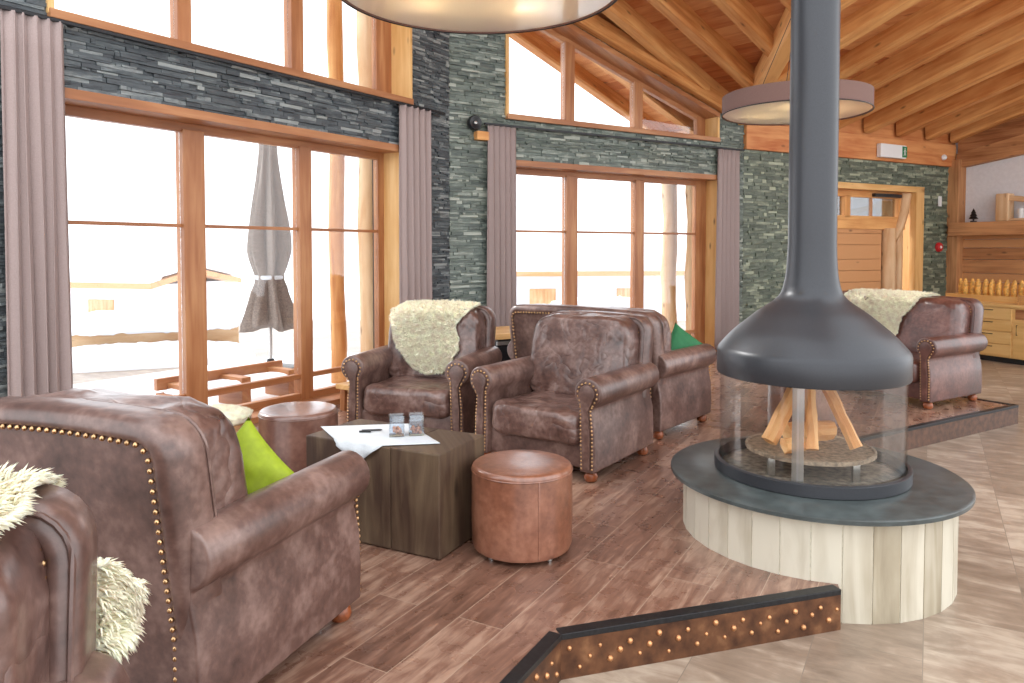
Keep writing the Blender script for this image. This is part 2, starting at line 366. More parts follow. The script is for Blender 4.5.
# ------------------------------------------------------------------ plan of the place
gL = (-.231, -.215); cL = 6.4897
gR = (.1316, -.2472); cR = 5.6094
def zL(x, y): return cL + gL[0] * x + gL[1] * y
def zR(x, y): return cR + gR[0] * x + gR[1] * y
def zroof(x, y): return max(zL(x, y), zR(x, y))
class Wall:
    def __init__(s, o, d): s.o = V((o[0], o[1], 0)); s.d = V((d[0], d[1], 0)).normalized(); s.n = V((-s.d.y, s.d.x, 0))   # n points outwards
    def p(s, t, z, out=0): q = s.o + s.d * t + s.n * out; return V((q.x, q.y, z))
W1 = Wall((-2.54, 5.67), (.5577, .83))
W2 = Wall((-.715, 8.39), (.85, .5268))
W3 = Wall((3.40, 10.95), (.883, .47))
W4 = Wall((7.98, 13.388), (.47, -.883))

def slabw(mb, w, t0, t1, za, zb, o0, o1, tone=None):
    mb.hexa([w.p(t0, za, o0), w.p(t1, za, o0), w.p(t1, za, o1), w.p(t0, za, o1), w.p(t0, zb, o0), w.p(t1, zb, o0), w.p(t1, zb, o1), w.p(t0, zb, o1)], tone)

def wall_backing(name, w, t0, t1, openings, top, thick=.4, mat='mortar', parent=None, inset=.03):
    """openings: (ta, tb, za, top_fn)"""
    mb = MB(); cuts = sorted({t0, t1} | {c for o in openings for c in o[:2]})
    cuts = [c for c in cuts if t0 <= c <= t1]
    for a, b in zip(cuts, cuts[1:]):
        m = (a + b) / 2; hs = sorted([o for o in openings if o[0] <= m <= o[1]], key=lambda o: o[2])
        lo = (-.4, -.4)
        for o in hs + [None]:
            hi = (o[2], o[2]) if o else (top(a), top(b))
            if hi[0] > lo[0] + .01:
                mb.hexa([w.p(a, lo[0], inset), w.p(b, lo[1], inset), w.p(b, lo[1], thick), w.p(a, lo[0], thick), w.p(a, hi[0], inset), w.p(b, hi[1], inset), w.p(b, hi[1], thick), w.p(a, hi[0], thick)], .5)
            if o: lo = (o[3](a), o[3](b))
    return mb.build(name, mat, parent, smooth=0)

def ledgestone(name, w, t0, t1, z0, z1, openings, top, mat, parent, hmin=.035, hmax=.075):
    mb = MB(); z = z0
    while z < z1:
        h = random.uniform(hmin, hmax); t = t0 - random.uniform(0, .3)
        while t < t1:
            L = random.choice((.04, .07, .11, .16, .22, .28)) * random.uniform(.8, 1.2)
            a, b = max(t, t0), min(t + L, t1); t += L
            segs = [(a, b)]
            for (oa, ob, oz, otop) in openings:
                new = []
                for (a1, b1) in segs:
                    zt = max(otop(max(a1, oa)), otop(min(b1, ob)))
                    if z + h <= oz + .005 or z >= zt - .004 or b1 <= oa or a1 >= ob: new.append((a1, b1)); continue
                    if a1 < oa: new.append((a1, oa))
                    if b1 > ob: new.append((ob, b1))
                segs = new
            for a1, b1 in segs:
                if b1 - a1 < .015: continue
                zt = min(top(a1), top(b1)); h2 = min(h, zt - z)
                for (oa, ob, oz, otop) in openings:
                    if z < oz < z + h2 and b1 > oa and a1 < ob: h2 = oz - z
                if h2 < .012: continue
                r = random.random() ** 1.3 if random.random() > .05 else 1.5; d = .002 + .022 * random.random(); g = .0012  # a few stones get a pale tone in place of small light glints
                tl = random.uniform(-.004, .004)
                mb.hexa([w.p(a1 + g, z + g, -d + tl), w.p(b1 - g, z + g, -d - tl), w.p(b1 - g, z + g, .05), w.p(a1 + g, z + g, .05), w.p(a1 + g, z + h2 - g, -d - tl), w.p(b1 - g, z + h2 - g, -d + tl), w.p(b1 - g, z + h2 - g, .05), w.p(a1 + g, z + h2 - g, .05)], r)
        z += h
    return mb.build(name, mat, parent, smooth=0)

# ------------------------------------------------------------------ structure: floors
mb = MB(); mb.box(-6, 14, -3, 17, -.30, -.17, .5)
tag(mb.build('floor', 'floor_tile', smooth=0), kind='structure')
A = V((.181, 2.74, 0)); B = V((1.40, 3.109, 0)); Q = V((4.72, 6.86, 0)); eD = V((-.48, -.877, 0))
plat = [A, B, V((1.62, 3.9, 0)), V((2.2, 5.345, 0)), Q, Q + V((-.516, .857, 0)) * 4.35, V((-.7, 8.6, 0)), V((-.9, 8.5, 0)), W1.p(-2.5, 0, .1), W1.p(-7, 0, .1), V((-.55, -2.4, 0)), A + eD * .5]
mb = MB(); n = len(plat)
mb.v += [(p.x, p.y, 0) for p in plat] + [(p.x, p.y, -.19) for p in plat]
mb.face(range(n)); mb.face([n + i for i in reversed(range(n))])
for i in range(n): mb.face([i, n + i, n + (i + 1) % n, (i + 1) % n])
raised = tag(mb.build('floor_raised', 'floor_wood', smooth=0), kind='structure')
def edge_trim(parent, pts):
    mb = MB()
    for a, b in zip(pts, pts[1:]):
        d = (b - a).normalized(); n_ = V((d.y, -d.x, 0))
        mb.obox(a - n_ * .045 + V((0, 0, -.018)), (b - a), n_ * .053, (0, 0, .024), .5)
    return mb.build('edge_trim', 'steel', parent, smooth=0, bevel=.003)
edge_trim(raised, [V((-.55, -2.4, 0)), A + eD * .5, A, B]); edge_trim(raised, [V((2.2, 5.345, 0)), Q, Q + V((-.516, .857, 0)) * 4])
mb = MB()
for a, b in ((A, B), (A + eD * .5, A), (V((-.55, -2.4, 0)), A + eD * .5)):
    d = (b - a).normalized(); n_ = V((d.y, -d.x, 0)); mb.obox(a + V((0, 0, -.17)), b - a, n_ * .006, (0, 0, .152), .5)
mb.build('copper_riser', 'copper', raised, smooth=0)
mb = MB()
for a, b in ((A, B), (A + eD * .5, A)):
    d = (b - a); L = d.length; d.normalize(); n_ = V((d.y, -d.x, 0)); k = 0; x = .035
    while x < L - .02:
        z = (-.055, -.12, -.085)[k % 3] + random.uniform(-.012, .012); c = a + d * x + n_ * .006 + V((0, 0, z)); mb.ball(c, random.choice((.008, .010, .0125)), 8, 5)
        x += .042; k += 1
o = mb.build('riser_rivet_studs', 'rivet', raised, fix=False); o['kind'] = 'stuff'
mb = MB(); a, b = V((2.2, 5.345, 0)), Q
for a, b in ((V((2.2, 5.345, 0)), Q), (Q, Q + V((-.516, .857, 0)) * 4)):
    d = (b - a).normalized(); n_ = V((d.y, -d.x, 0)); mb.obox(a + V((0, 0, -.17)), b - a, n_ * .006, (0, 0, .152), .5)
mb.build('wood_riser', 'riser_wood', raised, smooth=0)

# ------------------------------------------------------------------ structure: walls
top1 = lambda t: zroof(*W1.p(t, 0).xy) + .1
top2 = lambda t: zroof(*W2.p(t, 0).xy) + .1
c2top = lambda t: 4.20 - .322 * (t - 1.76)
c1top = lambda t: 5.35 - .30 * (t)
op1 = [(-1.05, 2.47, .02, lambda t: 2.51), (-.92, 2.62, 3.0, c1top)]
op2 = [(.80, 4.33, .02, lambda t: 2.50), (.744, 4.30, 3.02, c2top)]
wl = wall_backing('wall_left', W1, -4.5, 3.30, op1, top1); tag(wl, kind='structure')
ledgestone('stone_facing', W1, -2.6, 3.27, 0, 5.4, op1, lambda t: top1(t) - .1, 'slate_blue', wl, .016, .036)
wb = wall_backing('wall_back', W2, -.25, 4.84, op2, top2); tag(wb, kind='structure')
ledgestone('stone_facing', W2, .0, 4.84, 0, 5.0, op2, lambda t: top2(t) - .1, 'slate_green', wb, .018, .040)
op3 = [(1.6, 4.22, -.17, lambda t: 2.50)]
wr = wall_backing('wall_right', W3, -.02, 5.6, op3, lambda t: 3.7); tag(wr, kind='structure')
ledgestone('stone_facing', W3, 0, 5.07, -.17, 2.93, op3, lambda t: 2.93, 'slate_moss', wr, .026, .055)
mb = MB()
for k, z in enumerate((2.93, 3.12)): mb.hexa([W3.p(-.0, z, -.07), W3.p(5.1, z, -.07), W3.p(5.1, z, .06), W3.p(-.0, z, .06), W3.p(-.0, z + .2, -.07), W3.p(5.1, z + .2, -.07), W3.p(5.1, z + .2, .06), W3.p(-.0, z + .2, .06)], .45 + .3 * k)
slabw(mb, W3, -.0, 5.3, 3.31, 3.72, -.0, .06, .5); mb.build('wood_fascia', 'deck_wood', wr, smooth=0, bevel=.01)

# ------------------------------------------------------------------ structure: windows
def window(name, w, ta, tb, z0, top, mull, jl, jr, transom, rail, rec=.2, frame_t=.07, outer=True, glass_parts=True):
    """ta..tb opening; mull: list of (t0,t1) mullions on the recessed plane; jl, jr: glass limits"""
    root = empty(name, w.p((ta + tb) / 2, 0), kind='structure'); inv = Matrix.Translation(-root.location)
    # reveal lining
    mb = MB()
    def slab(t0, t1, za, zb, o0, o1, tone=None, za2=None, zb2=None):
        za2 = za if za2 is None else za2; zb2 = zb if zb2 is None else zb2
        mb.hexa([w.p(t0, za, o0), w.p(t1, za2, o0), w.p(t1, za2, o1), w.p(t0, za, o1), w.p(t0, zb, o0), w.p(t1, zb2, o0), w.p(t1, zb2, o1), w.p(t0, zb, o1)], tone)
    slab(ta - .005, ta + .035, z0, top(ta), -.04, rec + .1, .6); slab(tb - .035, tb + .005, z0, top(tb), -.04, rec + .1, .8)
    mb.build('reveal_lining', 'pale_wood', root, smooth=0, bevel=.004, xf=inv)
    mb = MB(); slab(ta - .005, tb + .005, top(ta) - .05, top(ta) + .02, -.045, rec + .1, .6, top(tb) - .05, top(tb) + .02); mb.build('head_lining', 'frame_wood', root, smooth=0, bevel=.004, xf=inv)
    if outer:
        mb = MB(); slab(ta, tb, z0 - .03, z0 + .03, -.06, rec + .15, .5); mb.build('sill', 'frame_wood', root, smooth=0, bevel=.004, xf=inv)
    # frame
    mb = MB()
    slab(ta, jl, z0, top(ta) - .04, rec, rec + frame_t, .5, None, top(jl) - .04); slab(jr, tb, z0, top(jr) - .04, rec, rec + frame_t, .5, None, top(tb) - .04)
    slab(jl, jr, top(jl) - .12, top(jl) - .04, rec, rec + frame_t, .5, top(jr) - .12, top(jr) - .04)
    slab(jl, jr, z0 + .02, z0 + .09, rec, rec + frame_t, .5)
    mb.build('frame', 'frame_wood', root, smooth=0, bevel=.004, xf=inv)
    for (a, b) in mull:
        mb = MB(); slab(a, b, z0 + .02, top(a) - .1, rec - .02, rec + frame_t + .02, .5, None, top(b) - .1); mb.build('mullion', 'frame_wood', root, smooth=0, bevel=.006, xf=inv)
    edges = [jl] + [c for m_ in mull for c in m_] + [jr]
    for a, b in zip(edges[::2], edges[1::2]):
        mb = MB(); slab(a, b, z0 + .07, top(a) - .11, rec + .03, rec + .038, .5, None, top(b) - .11); mb.build('glass_pane', 'glass', root, smooth=0, xf=inv)
        if transom:
            mb = MB(); slab(a, b, transom - .014, transom + .014, rec + .012, rec + .05, .3); mb.build('glazing_bar', 'frame_wood', root, smooth=0, xf=inv)
        if rail:
            mb = MB(); slab(a, b, rail - .022, rail + .022, rec - .005, rec + .05, .6); mb.build('lower_rail', 'frame_wood', root, smooth=0, bevel=.004, xf=inv)
    return root
window('window_1', W1, -1.05, 2.47, .02, lambda t: 2.51, [(.15, .34), (1.31, 1.45)], -.90, 2.355, 1.645, .27)
window('window_2', W2, .80, 4.33, .02, lambda t: 2.50, [(1.777, 1.952), (2.933, 3.088)], .95, 4.087, 1.683, .27)
window('window_3', W1, -.92, 2.62, 3.0, c1top, [(.133, .253), (1.25, 1.388)], -.8, 2.36, None, None, .22)
window('window_4', W2, .744, 4.30, 3.02, c2top, [(1.75, 1.898), (2.906, 3.049)], .80, 4.10, None, None, .2)

# doorway in the right wall, with plank door in a deep recess
dr = empty('door_1', W3.p(3, -.17), kind='structure'); inv = Matrix.Translation(-dr.location)
mb = MB()
slabw(mb, W3, 4.02, 4.24, -.17, 2.52, -.05, .06, .75); slabw(mb, W3, 4.16, 4.24, -.17, 2.52, .0, .7, .7)
slabw(mb, W3, 1.58, 1.70, -.17, 2.52, -.05, .7, .7); slabw(mb, W3, 1.58, 4.24, 2.44, 2.54, -.05, .7, .6)
mb.build('door_frame', 'pale_wood', dr, smooth=0, bevel=.005, xf=inv)
mb = MB(); z = -.17; 
while z < 1.78:
    h = random.choice((.14, .19, .24)); slabw(mb, W3, 1.7, 3.35, z, min(z + h - .006, 1.8), .12, .17, random.random()); z += h
slabw(mb, W3, 1.7, 3.9, -.17, 1.85, .17, .2, .3); mb.build('door_leaf', 'old_wood', dr, smooth=0, bevel=.004, xf=inv)
mb = MB(); slabw(mb, W3, 1.7, 3.9, 1.8, 2.02, .1, .2, .8); slabw(mb, W3, 1.7, 3.95, 2.33, 2.44, .1, .2, .4); slabw(mb, W3, 3.75, 3.95, 1.8, 2.44, .1, .2, .6); slabw(mb, W3, 2.38, 2.52, 1.98, 2.36, .1, .2, .6)
mb.build('transom_frame', 'beam_wood', dr, smooth=0, bevel=.006, xf=inv)
mb = MB(); slabw(mb, W3, 1.7, 3.8, 2.0, 2.35, .15, .157, .5); mb.build('transom_glass', 'glass', dr, smooth=0, xf=inv)
mb = MB()
for t in (3.08,): slabw(mb, W3, t, t + .03, 2.0, 2.35, .13, .17, .3)
mb.build('transom_bar', 'frame_wood', dr, smooth=0, xf=inv)
mb = MB(); mb.tube([W3.p(3.5, -.17, .12), W3.p(3.5, 1.0, .1), W3.p(3.5, 1.82, .1)], [.13, .125, .12], 12, .8); mb.build('log_post', 'log_wood', dr, xf=inv)
mb = MB(); mb.tube([W3.p(3.66, 1.62, .12), W3.p(3.78, 1.85, .1), W3.p(3.88, 2.1, .1), W3.p(3.94, 2.42, .1)], [.06, .085, .09, .1], 10, .7); mb.tube([W3.p(3.82, -.17, .14), W3.p(3.82, 1.8, .14)], .08, 10, .7); mb.build('curved_brace', 'log_wood', dr, xf=inv)
mb = MB(); slabw(mb, W3, 3.05, 3.75, 2.345, 2.40, .03, .1, .5); mb.build('door_closer', 'black', dr, smooth=0, bevel=.006, xf=inv)

# far wall with plaster, ledge and planks
w4 = wall_backing('wall_far', W4, -.3, 4.2, [], lambda t: 3.9, .3, 'plaster', None, 0); tag(w4, kind='structure')
mb = MB()
slabw(mb, W4, -.02, .2, -.17, 3.05, -.22, .02, .35); mb.build('corner_post', 'old_wood', w4, smooth=0, bevel=.012)
mb = MB(); mb.hexa([W4.p(.1, 2.90, -.14), W4.p(4.2, 3.42, -.14), W4.p(4.2, 3.42, .02), W4.p(.1, 2.90, .02), W4.p(.1, 3.16, -.14), W4.p(4.2, 3.9, -.14), W4.p(4.2, 3.9, .02), W4.p(.1, 3.16, .02)], .3); mb.hexa([W4.p(.1, 3.14, -.1), W4.p(4.2, 3.86, -.1), W4.p(4.2, 3.86, .02), W4.p(.1, 3.14, .02), W4.p(.1, 3.95, -.1), W4.p(4.2, 4.9, -.1), W4.p(4.2, 4.9, .02), W4.p(.1, 3.95, .02)], .1); mb.build('sloping_wall_beam', 'old_wood', w4, smooth=0, bevel=.01)
mb = MB(); slabw(mb, W4, .1, 4.2, 1.70, 1.93, -.34, .02, .45); mb.build('ledge_beam', 'old_wood', w4, smooth=0, bevel=.012)
mb = MB(); z = -.17
while z < 1.7:
    h = random.choice((.15, .2, .24)); slabw(mb, W4, .2, 4.2, z, min(z + h - .006, 1.7), -.06, .0, random.random()); z += h
mb.build('plank_cladding', 'old_wood', w4, smooth=0, bevel=.004)

# ceiling: two board decks meeting in a valley, each rafter its own part
ce = empty('ceiling', (2, 8, 4), kind='structure'); inv = Matrix.Translation(-ce.location)
mb = MB(); r = 2.9; LIFT = .24
eu = V((.731, .680, 0)); eq = V((.680, -.731, 0))
while r < 10.9:
    w_ = random.uniform(.16, .22); qv = -5.693 + .671 * (9.93 - r) / .744
    pts = []
    q0 = -7.5 if r > 5.0 else -5.87 - .234 * (r - 2.0) - .38
    for rr, qq in ((r, q0), (r + w_ - .006, q0), (r + w_ - .006, qv - .671 * w_ / .744), (r, qv)):
        p = eu * rr + eq * qq; pts.append(V((p.x, p.y, zL(p.x, p.y) + LIFT)))
    mb.hexa([pts[0], pts[1], pts[2], pts[3]] + [p + V((0, 0, .04)) for p in pts]); r += w_
mb.build('board_deck', 'deck_wood', ce, smooth=0, xf=inv)
mb = MB(); w = 2.2; ep = V((.883, .47, 0)); ew = V((-.47, .883, 0))
while w < 8.5:
    w_ = random.uniform(.16, .22); pv = 8.149 - .548 * (8.071 - w) / .842; pts = []
    for ww, pp in ((w, pv), (w + w_ - .006, pv + .548 * w_ / .842), (w + w_ - .006, 13.7), (w, 13.7)):
        p = ep * pp + ew * ww; pts.append(V((p.x, p.y, zR(p.x, p.y) + LIFT)))
    mb.hexa(pts + [p + V((0, 0, .04)) for p in pts]); w += w_
mb.build('board_deck', 'deck_wood', ce, smooth=0, xf=inv)
def rafter(a, b, wd, ht, zf, tone, seg=10):
    """hewn beam from plan point a to b, underside on zf"""
    d = (b - a).normalized(); s_ = V((-d.y, d.x, 0)); P = []; L = (b - a).length; k = max(3, int(L / .5)); sd = random.uniform(0, 50)
    mb = MB(); us = []
    for i in range(k + 1):
        c = a + (b - a) * i / k; z = zf(c.x, c.y); ring = []
        for (u, v) in ((-.5, .12), (-.38, 0), (.38, 0), (.5, .12), (.5, 1), (-.5, 1)):
            j = noise.noise(V((i * .7 + sd, u * 3, v * 3))) * .018
            ring.append(V((c.x + s_.x * (u * wd + j), c.y + s_.y * (u * wd + j), z + v * ht + j * .5)))
        P.append(ring)
    n0 = len(mb.v); C = 6; off = random.uniform(0, 30)
    for q in P: mb.v += [tuple(x) for x in q]
    vv = [0, .05, .2, .25, .47, .65, .9]
    for i in range(k):
        u0, u1 = i * L / k + off, (i + 1) * L / k + off
        for j in range(C): mb.face([n0 + i * C + j, n0 + (i + 1) * C + j, n0 + (i + 1) * C + (j + 1) % C, n0 + i * C + (j + 1) % C], [(u0, vv[j]), (u1, vv[j]), (u1, vv[j + 1]), (u0, vv[j + 1])], tone)
    mb.cap(P[0]); mb.cap(P[-1], True)
    return mb.build('rafter', 'beam_wood', ce, smooth=25, xf=inv)
def pL(r, q): p = eu * r + eq * q; return V((p.x, p.y, 0))
def pR(p_, w): p = ep * p_ + ew * w; return V((p.x, p.y, 0))
for q in (-5.80, -5.155, -4.50, -3.85, -3.2, -2.55, -1.9, -1.2, -.5):
    k = (q + 5.693) / .671; rafter(pL(4.2 if q < -5.5 else 3.0, q), pL(min(9.93 - .744 * k, 10.0), q), .17, .26, zL, random.uniform(.2, .9))
for q in (-7.42, -6.75): rafter(pL(5.0, q), pL(10.6, q), .17, .22, lambda x, y: zL(x, y) + .03, random.uniform(.3, .8))
for p_ in (5.4, 6.15, 6.95, 7.72, 8.52, 9.3, 10.08, 10.86, 11.68, 12.48, 13.2):
    k = max(0, (8.149 - p_) / .548); w1 = 8.071 - .842 * k - .05; rafter(pR(p_, 2.3), pR(p_, w1), .2, .27, zR, random.uniform(.2, .9))
v0 = V((3.4, 10.95, 0)); vd = V((-.088, -1, 0))
mb_v = rafter(v0 + vd * .1, v0 + vd * 8, .22, .3, lambda x, y: zroof(x, y) - .1, .95); mb_v.name = 'valley_beam'
o = rafter(W2.p(-.2, 0, -.08), W2.p(4.5, 0, -.08), .16, .2, lambda x, y: c2top((V((x, y, 0)) - W2.o).dot(W2.d)) + .04, .4); o.name = 'wall_top_beam'

# curtain tracks (part of the walls)
def track(w, t0, t1, z, parent):
    mb = MB(); slabw(mb, w, t0, t1, z - .012, z + .012, -.10, -.075, .5)
    for i in range(int((t1 - t0) / .8) + 1): slabw(mb, w, t0 + .1 + i * .8, t0 + .13 + i * .8, z - .008, z + .008, -.08, .0, .5)
    mb.build('curtain_track', 'steel', parent, smooth=0, bevel=.004)
track(W1, -2.5, 3.1, 2.945, wl); track(W2, .42, 4.76, 2.90, wb)

def curtain(w, t0, t1, ztop, zbot, folds, label, amp=.045):
    c = w.p((t0 + t1) / 2, zbot, -.09); root = empty('curtain', c, label=label, cat='curtain', group=None); inv = Matrix.Translation(-root.location)
    mb = MB(); P = []; n_ = folds * 12; sd = random.uniform(0, 99)
    for i in range(n_ + 1):
        f = i / n_; col = []
        for j in range(15):
            g = j / 14; z = ztop + (zbot - ztop) * g
            ph = f * folds * 2 * PI + .5 * noise.noise(V((f * 3, g * 1.4, sd)))
            a = amp * (.55 + .45 * g) * (1 + .35 * noise.noise(V((f * 5 + sd, g, 1))))
            sp = 1 + .05 * g
            t = (t0 + t1) / 2 + (f - .5) * (t1 - t0) * sp + .012 * math.sin(ph * 2) + .02 * noise.noise(V((f * 4 + sd, g * .6, 7)))
            col.append(w.p(t, z, -.085 + a * math.sin(ph)))
        P.append(col)
    mb.grid(P); o = mb.build('drape', 'curtain', root, smooth=180, xf=inv, fix=False)
    md = o.modifiers.new('thick', 'SOLIDIFY'); md.thickness = .006
    return root
curtain(W1, -1.22, -.86, 2.94, .02, 5, 'long mauve-grey curtain at the far left edge beside the large window')
curtain(W1, 2.38, 2.86, 2.94, .02, 5, 'mauve-grey curtain behind the fleece-covered armchair, left of the stone corner')
curtain(W2, .46, .84, 2.885, .02, 5, 'mauve-grey curtain right of the stone corner beside the black wall speaker')
curtain(W2, 4.24, 4.66, 2.885, .02, 5, 'mauve-grey curtain just left of the black fireplace flue')

# ------------------------------------------------------------------ club seats
def arm_profile():
    """right arm, x outward from inner face; closed loop"""
    pts = [(0, .07), (0, .30), (.0, .47)]
    cx, cz, r = .055, .565, .094
    for k in range(17):
        a = math.radians(215 - k * (215 + 75) / 16); pts.append((cx + r * math.cos(a), cz + r * math.sin(a)))
    pts += [(.075, .44), (.098, .34), (.104, .2), (.10, .07)]
    return pts
def keyhole():
    pts = [(.028, .095), (.022, .30), (.02, .46)]; cx, cz, r = .055, .562, .058
    for k in range(13):
        a = math.radians(222 - k * 264 / 12); pts.append((cx + r * math.cos(a), cz + r * math.sin(a)))
    pts += [(.066, .46), (.078, .30), (.078, .095)]
    return pts
def resample(pts, step, closed=False):
    out = []; P = pts + ([pts[0]] if closed else [])
    carry = 0
    for a, b in zip(P, P[1:]):
        L = math.dist(a, b); s = carry
        while s < L: f = s / L; out.append(tuple(a[i] + (b[i] - a[i]) * f for i in range(len(a)))); s += step
        carry = s - L
    return out

def puff(mb, cx, cy, cz, w, d, h, e1=.28, e2=.28, wr=.0, seed=0, U=88, Vn=44, lean=0, sag=0):
    """superellipsoid cushion, with creases"""
    def sp(c, e): return math.copysign(abs(c) ** e, c)
    P = []
    for i in range(Vn + 1):
        v = -PI / 2 + PI * i / Vn; row = []
        for j in range(U):
            u = -PI + 2 * PI * j / U
            x = w / 2 * sp(math.cos(v), e1) * sp(math.cos(u), e2); y = d / 2 * sp(math.cos(v), e1) * sp(math.sin(u), e2); z = h / 2 * sp(math.sin(v), e1)
            if wr:
                q = V((x * 7 + seed, y * 7, z * 5)); nn = noise.fractal(q, 1.0, 2.0, 3) ; r_ = 1 - abs(noise.noise(V((x * 5 + seed * 3, y * 5, z * 9)))) * 2
                k = 1 + 0 * nn
                dirv = V((x / (w * w), y / (d * d), z / (h * h))).normalized() if (x or y or z) else V((0, 0, 1))
                dd = wr * (nn * .8 + .5 * r_ ** 3 if r_ > 0 else wr * nn)
                x += dirv.x * dd; y += dirv.y * dd; z += dirv.z * dd
            if sag: z -= sag * max(0, 1 - (2 * x / w) ** 2) * max(0, 1 - (2 * y / d) ** 2) * (z > 0)
            row.append((cx + x, cy + y + lean * z, cz + z))
        P.append(row)
    mb.grid(P, closed_v=True)

RAKE = .15
def rk(y, z): return y + (z - .3) * RAKE if z > .3 else y

def seat(W, cushions, lm, H=.98):
    root = empty('club_armchair' if cushions == 1 else 'club_sofa')
    iw = W / 2 - .15      # inner face of the arms
    mb = MB(); mb.box(-iw - .02, iw + .02, -.40, .40, .075, .24, .5); mb.build('seat_base', lm, root, bevel=.02, segs=3)
    for sx in (-1, 1):
        mb = MB(); pr = [(sx * (iw + x), z) for x, z in arm_profile()]; mb.prism(pr, -.455, .425)
        arm = mb.build('arm', lm, root, bevel=.014, segs=3, smooth=50)
        mb = MB(); kh = [(sx * (iw + x), z) for x, z in keyhole()]; mb.prism(kh, -.476, -.45)
        mb.build('arm_front_panel', lm, arm, bevel=.007, segs=2, smooth=50)
        mb = MB()
        outl = [(sx * (iw + x), z) for x, z in keyhole()]
        cxm, czm = sx * (iw + .055), .5
        for (x, z) in resample(outl[:-1] + [outl[-1]], .024):
            ddx = x - sx * (iw + .052); 
            ox = math.copysign(.011, ddx)
            if z > .50: vv = V((x - sx * (iw + .055), z - .562)).normalized() * .011; px, pz = x + vv.x, z + vv.y
            else: px, pz = x + ox, z
            mb.ball((px, -.459, pz), .0078, 8, 5)
        n_ = mb.build('nailhead_trim', 'brass', arm, fix=False); n_['kind'] = 'stuff'; n_['label'] = 'row of brass nail heads'
    # back: arched band open to the front, with a rear panel
    bw = W / 2 - .07; rt = .085; t = .065
    path = [(-bw + t / 2, .09)] + [(-bw + t / 2, z) for z in (.2, .32, .45, .6, .75)]
    cx, cz = bw - t / 2 - rt, H - t / 2 - rt
    path += [(-cx + rt * math.cos(a), cz + rt * math.sin(a)) for a in [PI - k * PI / 2 / 6 for k in range(7)]]
    path += [(x, H - t / 2 + .012 * (1 - (x / cx) ** 2)) for x in [cx * f for f in (-.6, -.3, 0, .3, .6)]]
    path += [(cx + rt * math.cos(a), cz + rt * math.sin(a)) for a in [PI / 2 - k * PI / 2 / 6 for k in range(7)]]
    path += [(bw - t / 2, z) for z in (.75, .6, .45, .32, .2, .09)]
    y0, y1 = .255, .42; sec = []
    for (a, b) in ((t / 2, y0 + .03), (t / 2 - .012, y0 + .008), (t / 2 - .03, y0), (-t / 2 + .02, y0), (-t / 2 + .005, y0 + .008), (-t / 2, y0 + .03), (-t / 2, y1 - .01), (-t / 2 + .01, y1), (t / 2 - .04, y1), (t / 2 - .014, y1 - .010), (t / 2, y1 - .035)): sec.append((a, b))
    P = []
    for i, (x, z) in enumerate(path):
        a = V(path[max(i - 1, 0)]); b = V(path[min(i + 1, len(path) - 1)]); d = (b - a).normalized(); n_ = V((-d.y, d.x))
        P.append([(x + n_.x * s_, rk(y, z + n_.y * s_), z + n_.y * s_) for s_, y in sec])
    mb = MB(); mb.grid(P, closed_v=True); mb.cap(P[0]); mb.cap(P[-1], True)
    # piping along the front outer rim
    fr = mb.build('back_frame', lm, root, smooth=60)
    mb = MB(); mb.tube([(x + n2[0], rk(y0 + .002, z), z + n2[1]) for (x, z), n2 in [((p[0], p[1]), (0, 0)) for p in [(q[3][0] * .0 + q[1][0], q[1][2]) for q in P]]], .006, 6)
    mb.build('piping', lm, fr)
    mb = MB(); ins = [(x * (bw - t) / bw, min(z, H - t * .9)) for x, z in path]
    rows = 8; Pn = []
    inner = [(p[5][0], p[5][2]) for p in P]
    m_ = V((0, .6)); ring_f, ring_b = [], []
    mb.v = []; 
    cen = (0, .5)
    loops = []
    for f in (1.0, .8, .55, .3, .1):
        loops.append([(cen[0] + (x - cen[0]) * f, rk(y1 - .012 + .018 * (1 - f) , cen[1] + (z - cen[1]) * f), cen[1] + (z - cen[1]) * f) for x, z in inner])
    mb.grid(loops, closed_v=True); mb.cap(loops[-1])
    lo2 = [[(q[0], q[1] - .03, q[2]) for q in l] for l in loops]; mb.grid(lo2, closed_v=True); mb.cap(lo2[-1]); mb.grid([loops[0], lo2[0]], closed_v=True)
    mb.build('rear_panel', lm, root, smooth=60)
    # nails around the rear panel and the front rim
    mb = MB()
    lowb = [(-bw + t, .12)]; lowe = [(bw - t, .12)]
    for x, z in resample(inner, .030): mb.ball((x, rk(y1 + .001, z), z), .0085, 8, 5)
    mid = [(x, z) for x, z in inner if z > .5]
    for x, z in resample(mid, .026): mb.ball((x * 1.012, rk(y0 + .001, z), z + (.006 if z > .9 else 0)), .0068, 8, 5)
    n_ = mb.build('nailhead_trim', 'brass', fr, fix=False); n_['kind'] = 'stuff'; n_['label'] = 'row of brass nail heads'
    # cushions
    cw = (2 * iw - .02) / cushions; bcw = (2 * (bw - t) - .02) / cushions
    for k in range(cushions):
        cx = -iw + .01 + cw * (k + .5); mb = MB(); puff(mb, cx, -.135, .325, cw * 1.0, .67, .235, .38, .22, .014, 3 + k * 7, sag=.02)
        mb.build('seat_cushion', lm + '_cushion', root, smooth=180)
        bx = -(bw - t) + .01 + bcw * (k + .5); mb = MB(); puff(mb, bx, rk(.19, .70), .675, bcw + .05, .33, .61, .38, .28, .018, 11 + k * 5, lean=RAKE + .02)
        mb.build('back_cushion', lm + '_cushion', root, smooth=180)
    for sx in (-1, 1):
        for y in (-.39, .36):
            mb = MB(); mb.lathe([(.022, 0), (.036, .008), (.044, .03), (.038, .055), (.026, .066), (.03, .085)], (sx * (iw + .045), y, 0), 20); mb.build('bun_foot', 'bun', root)
    return root

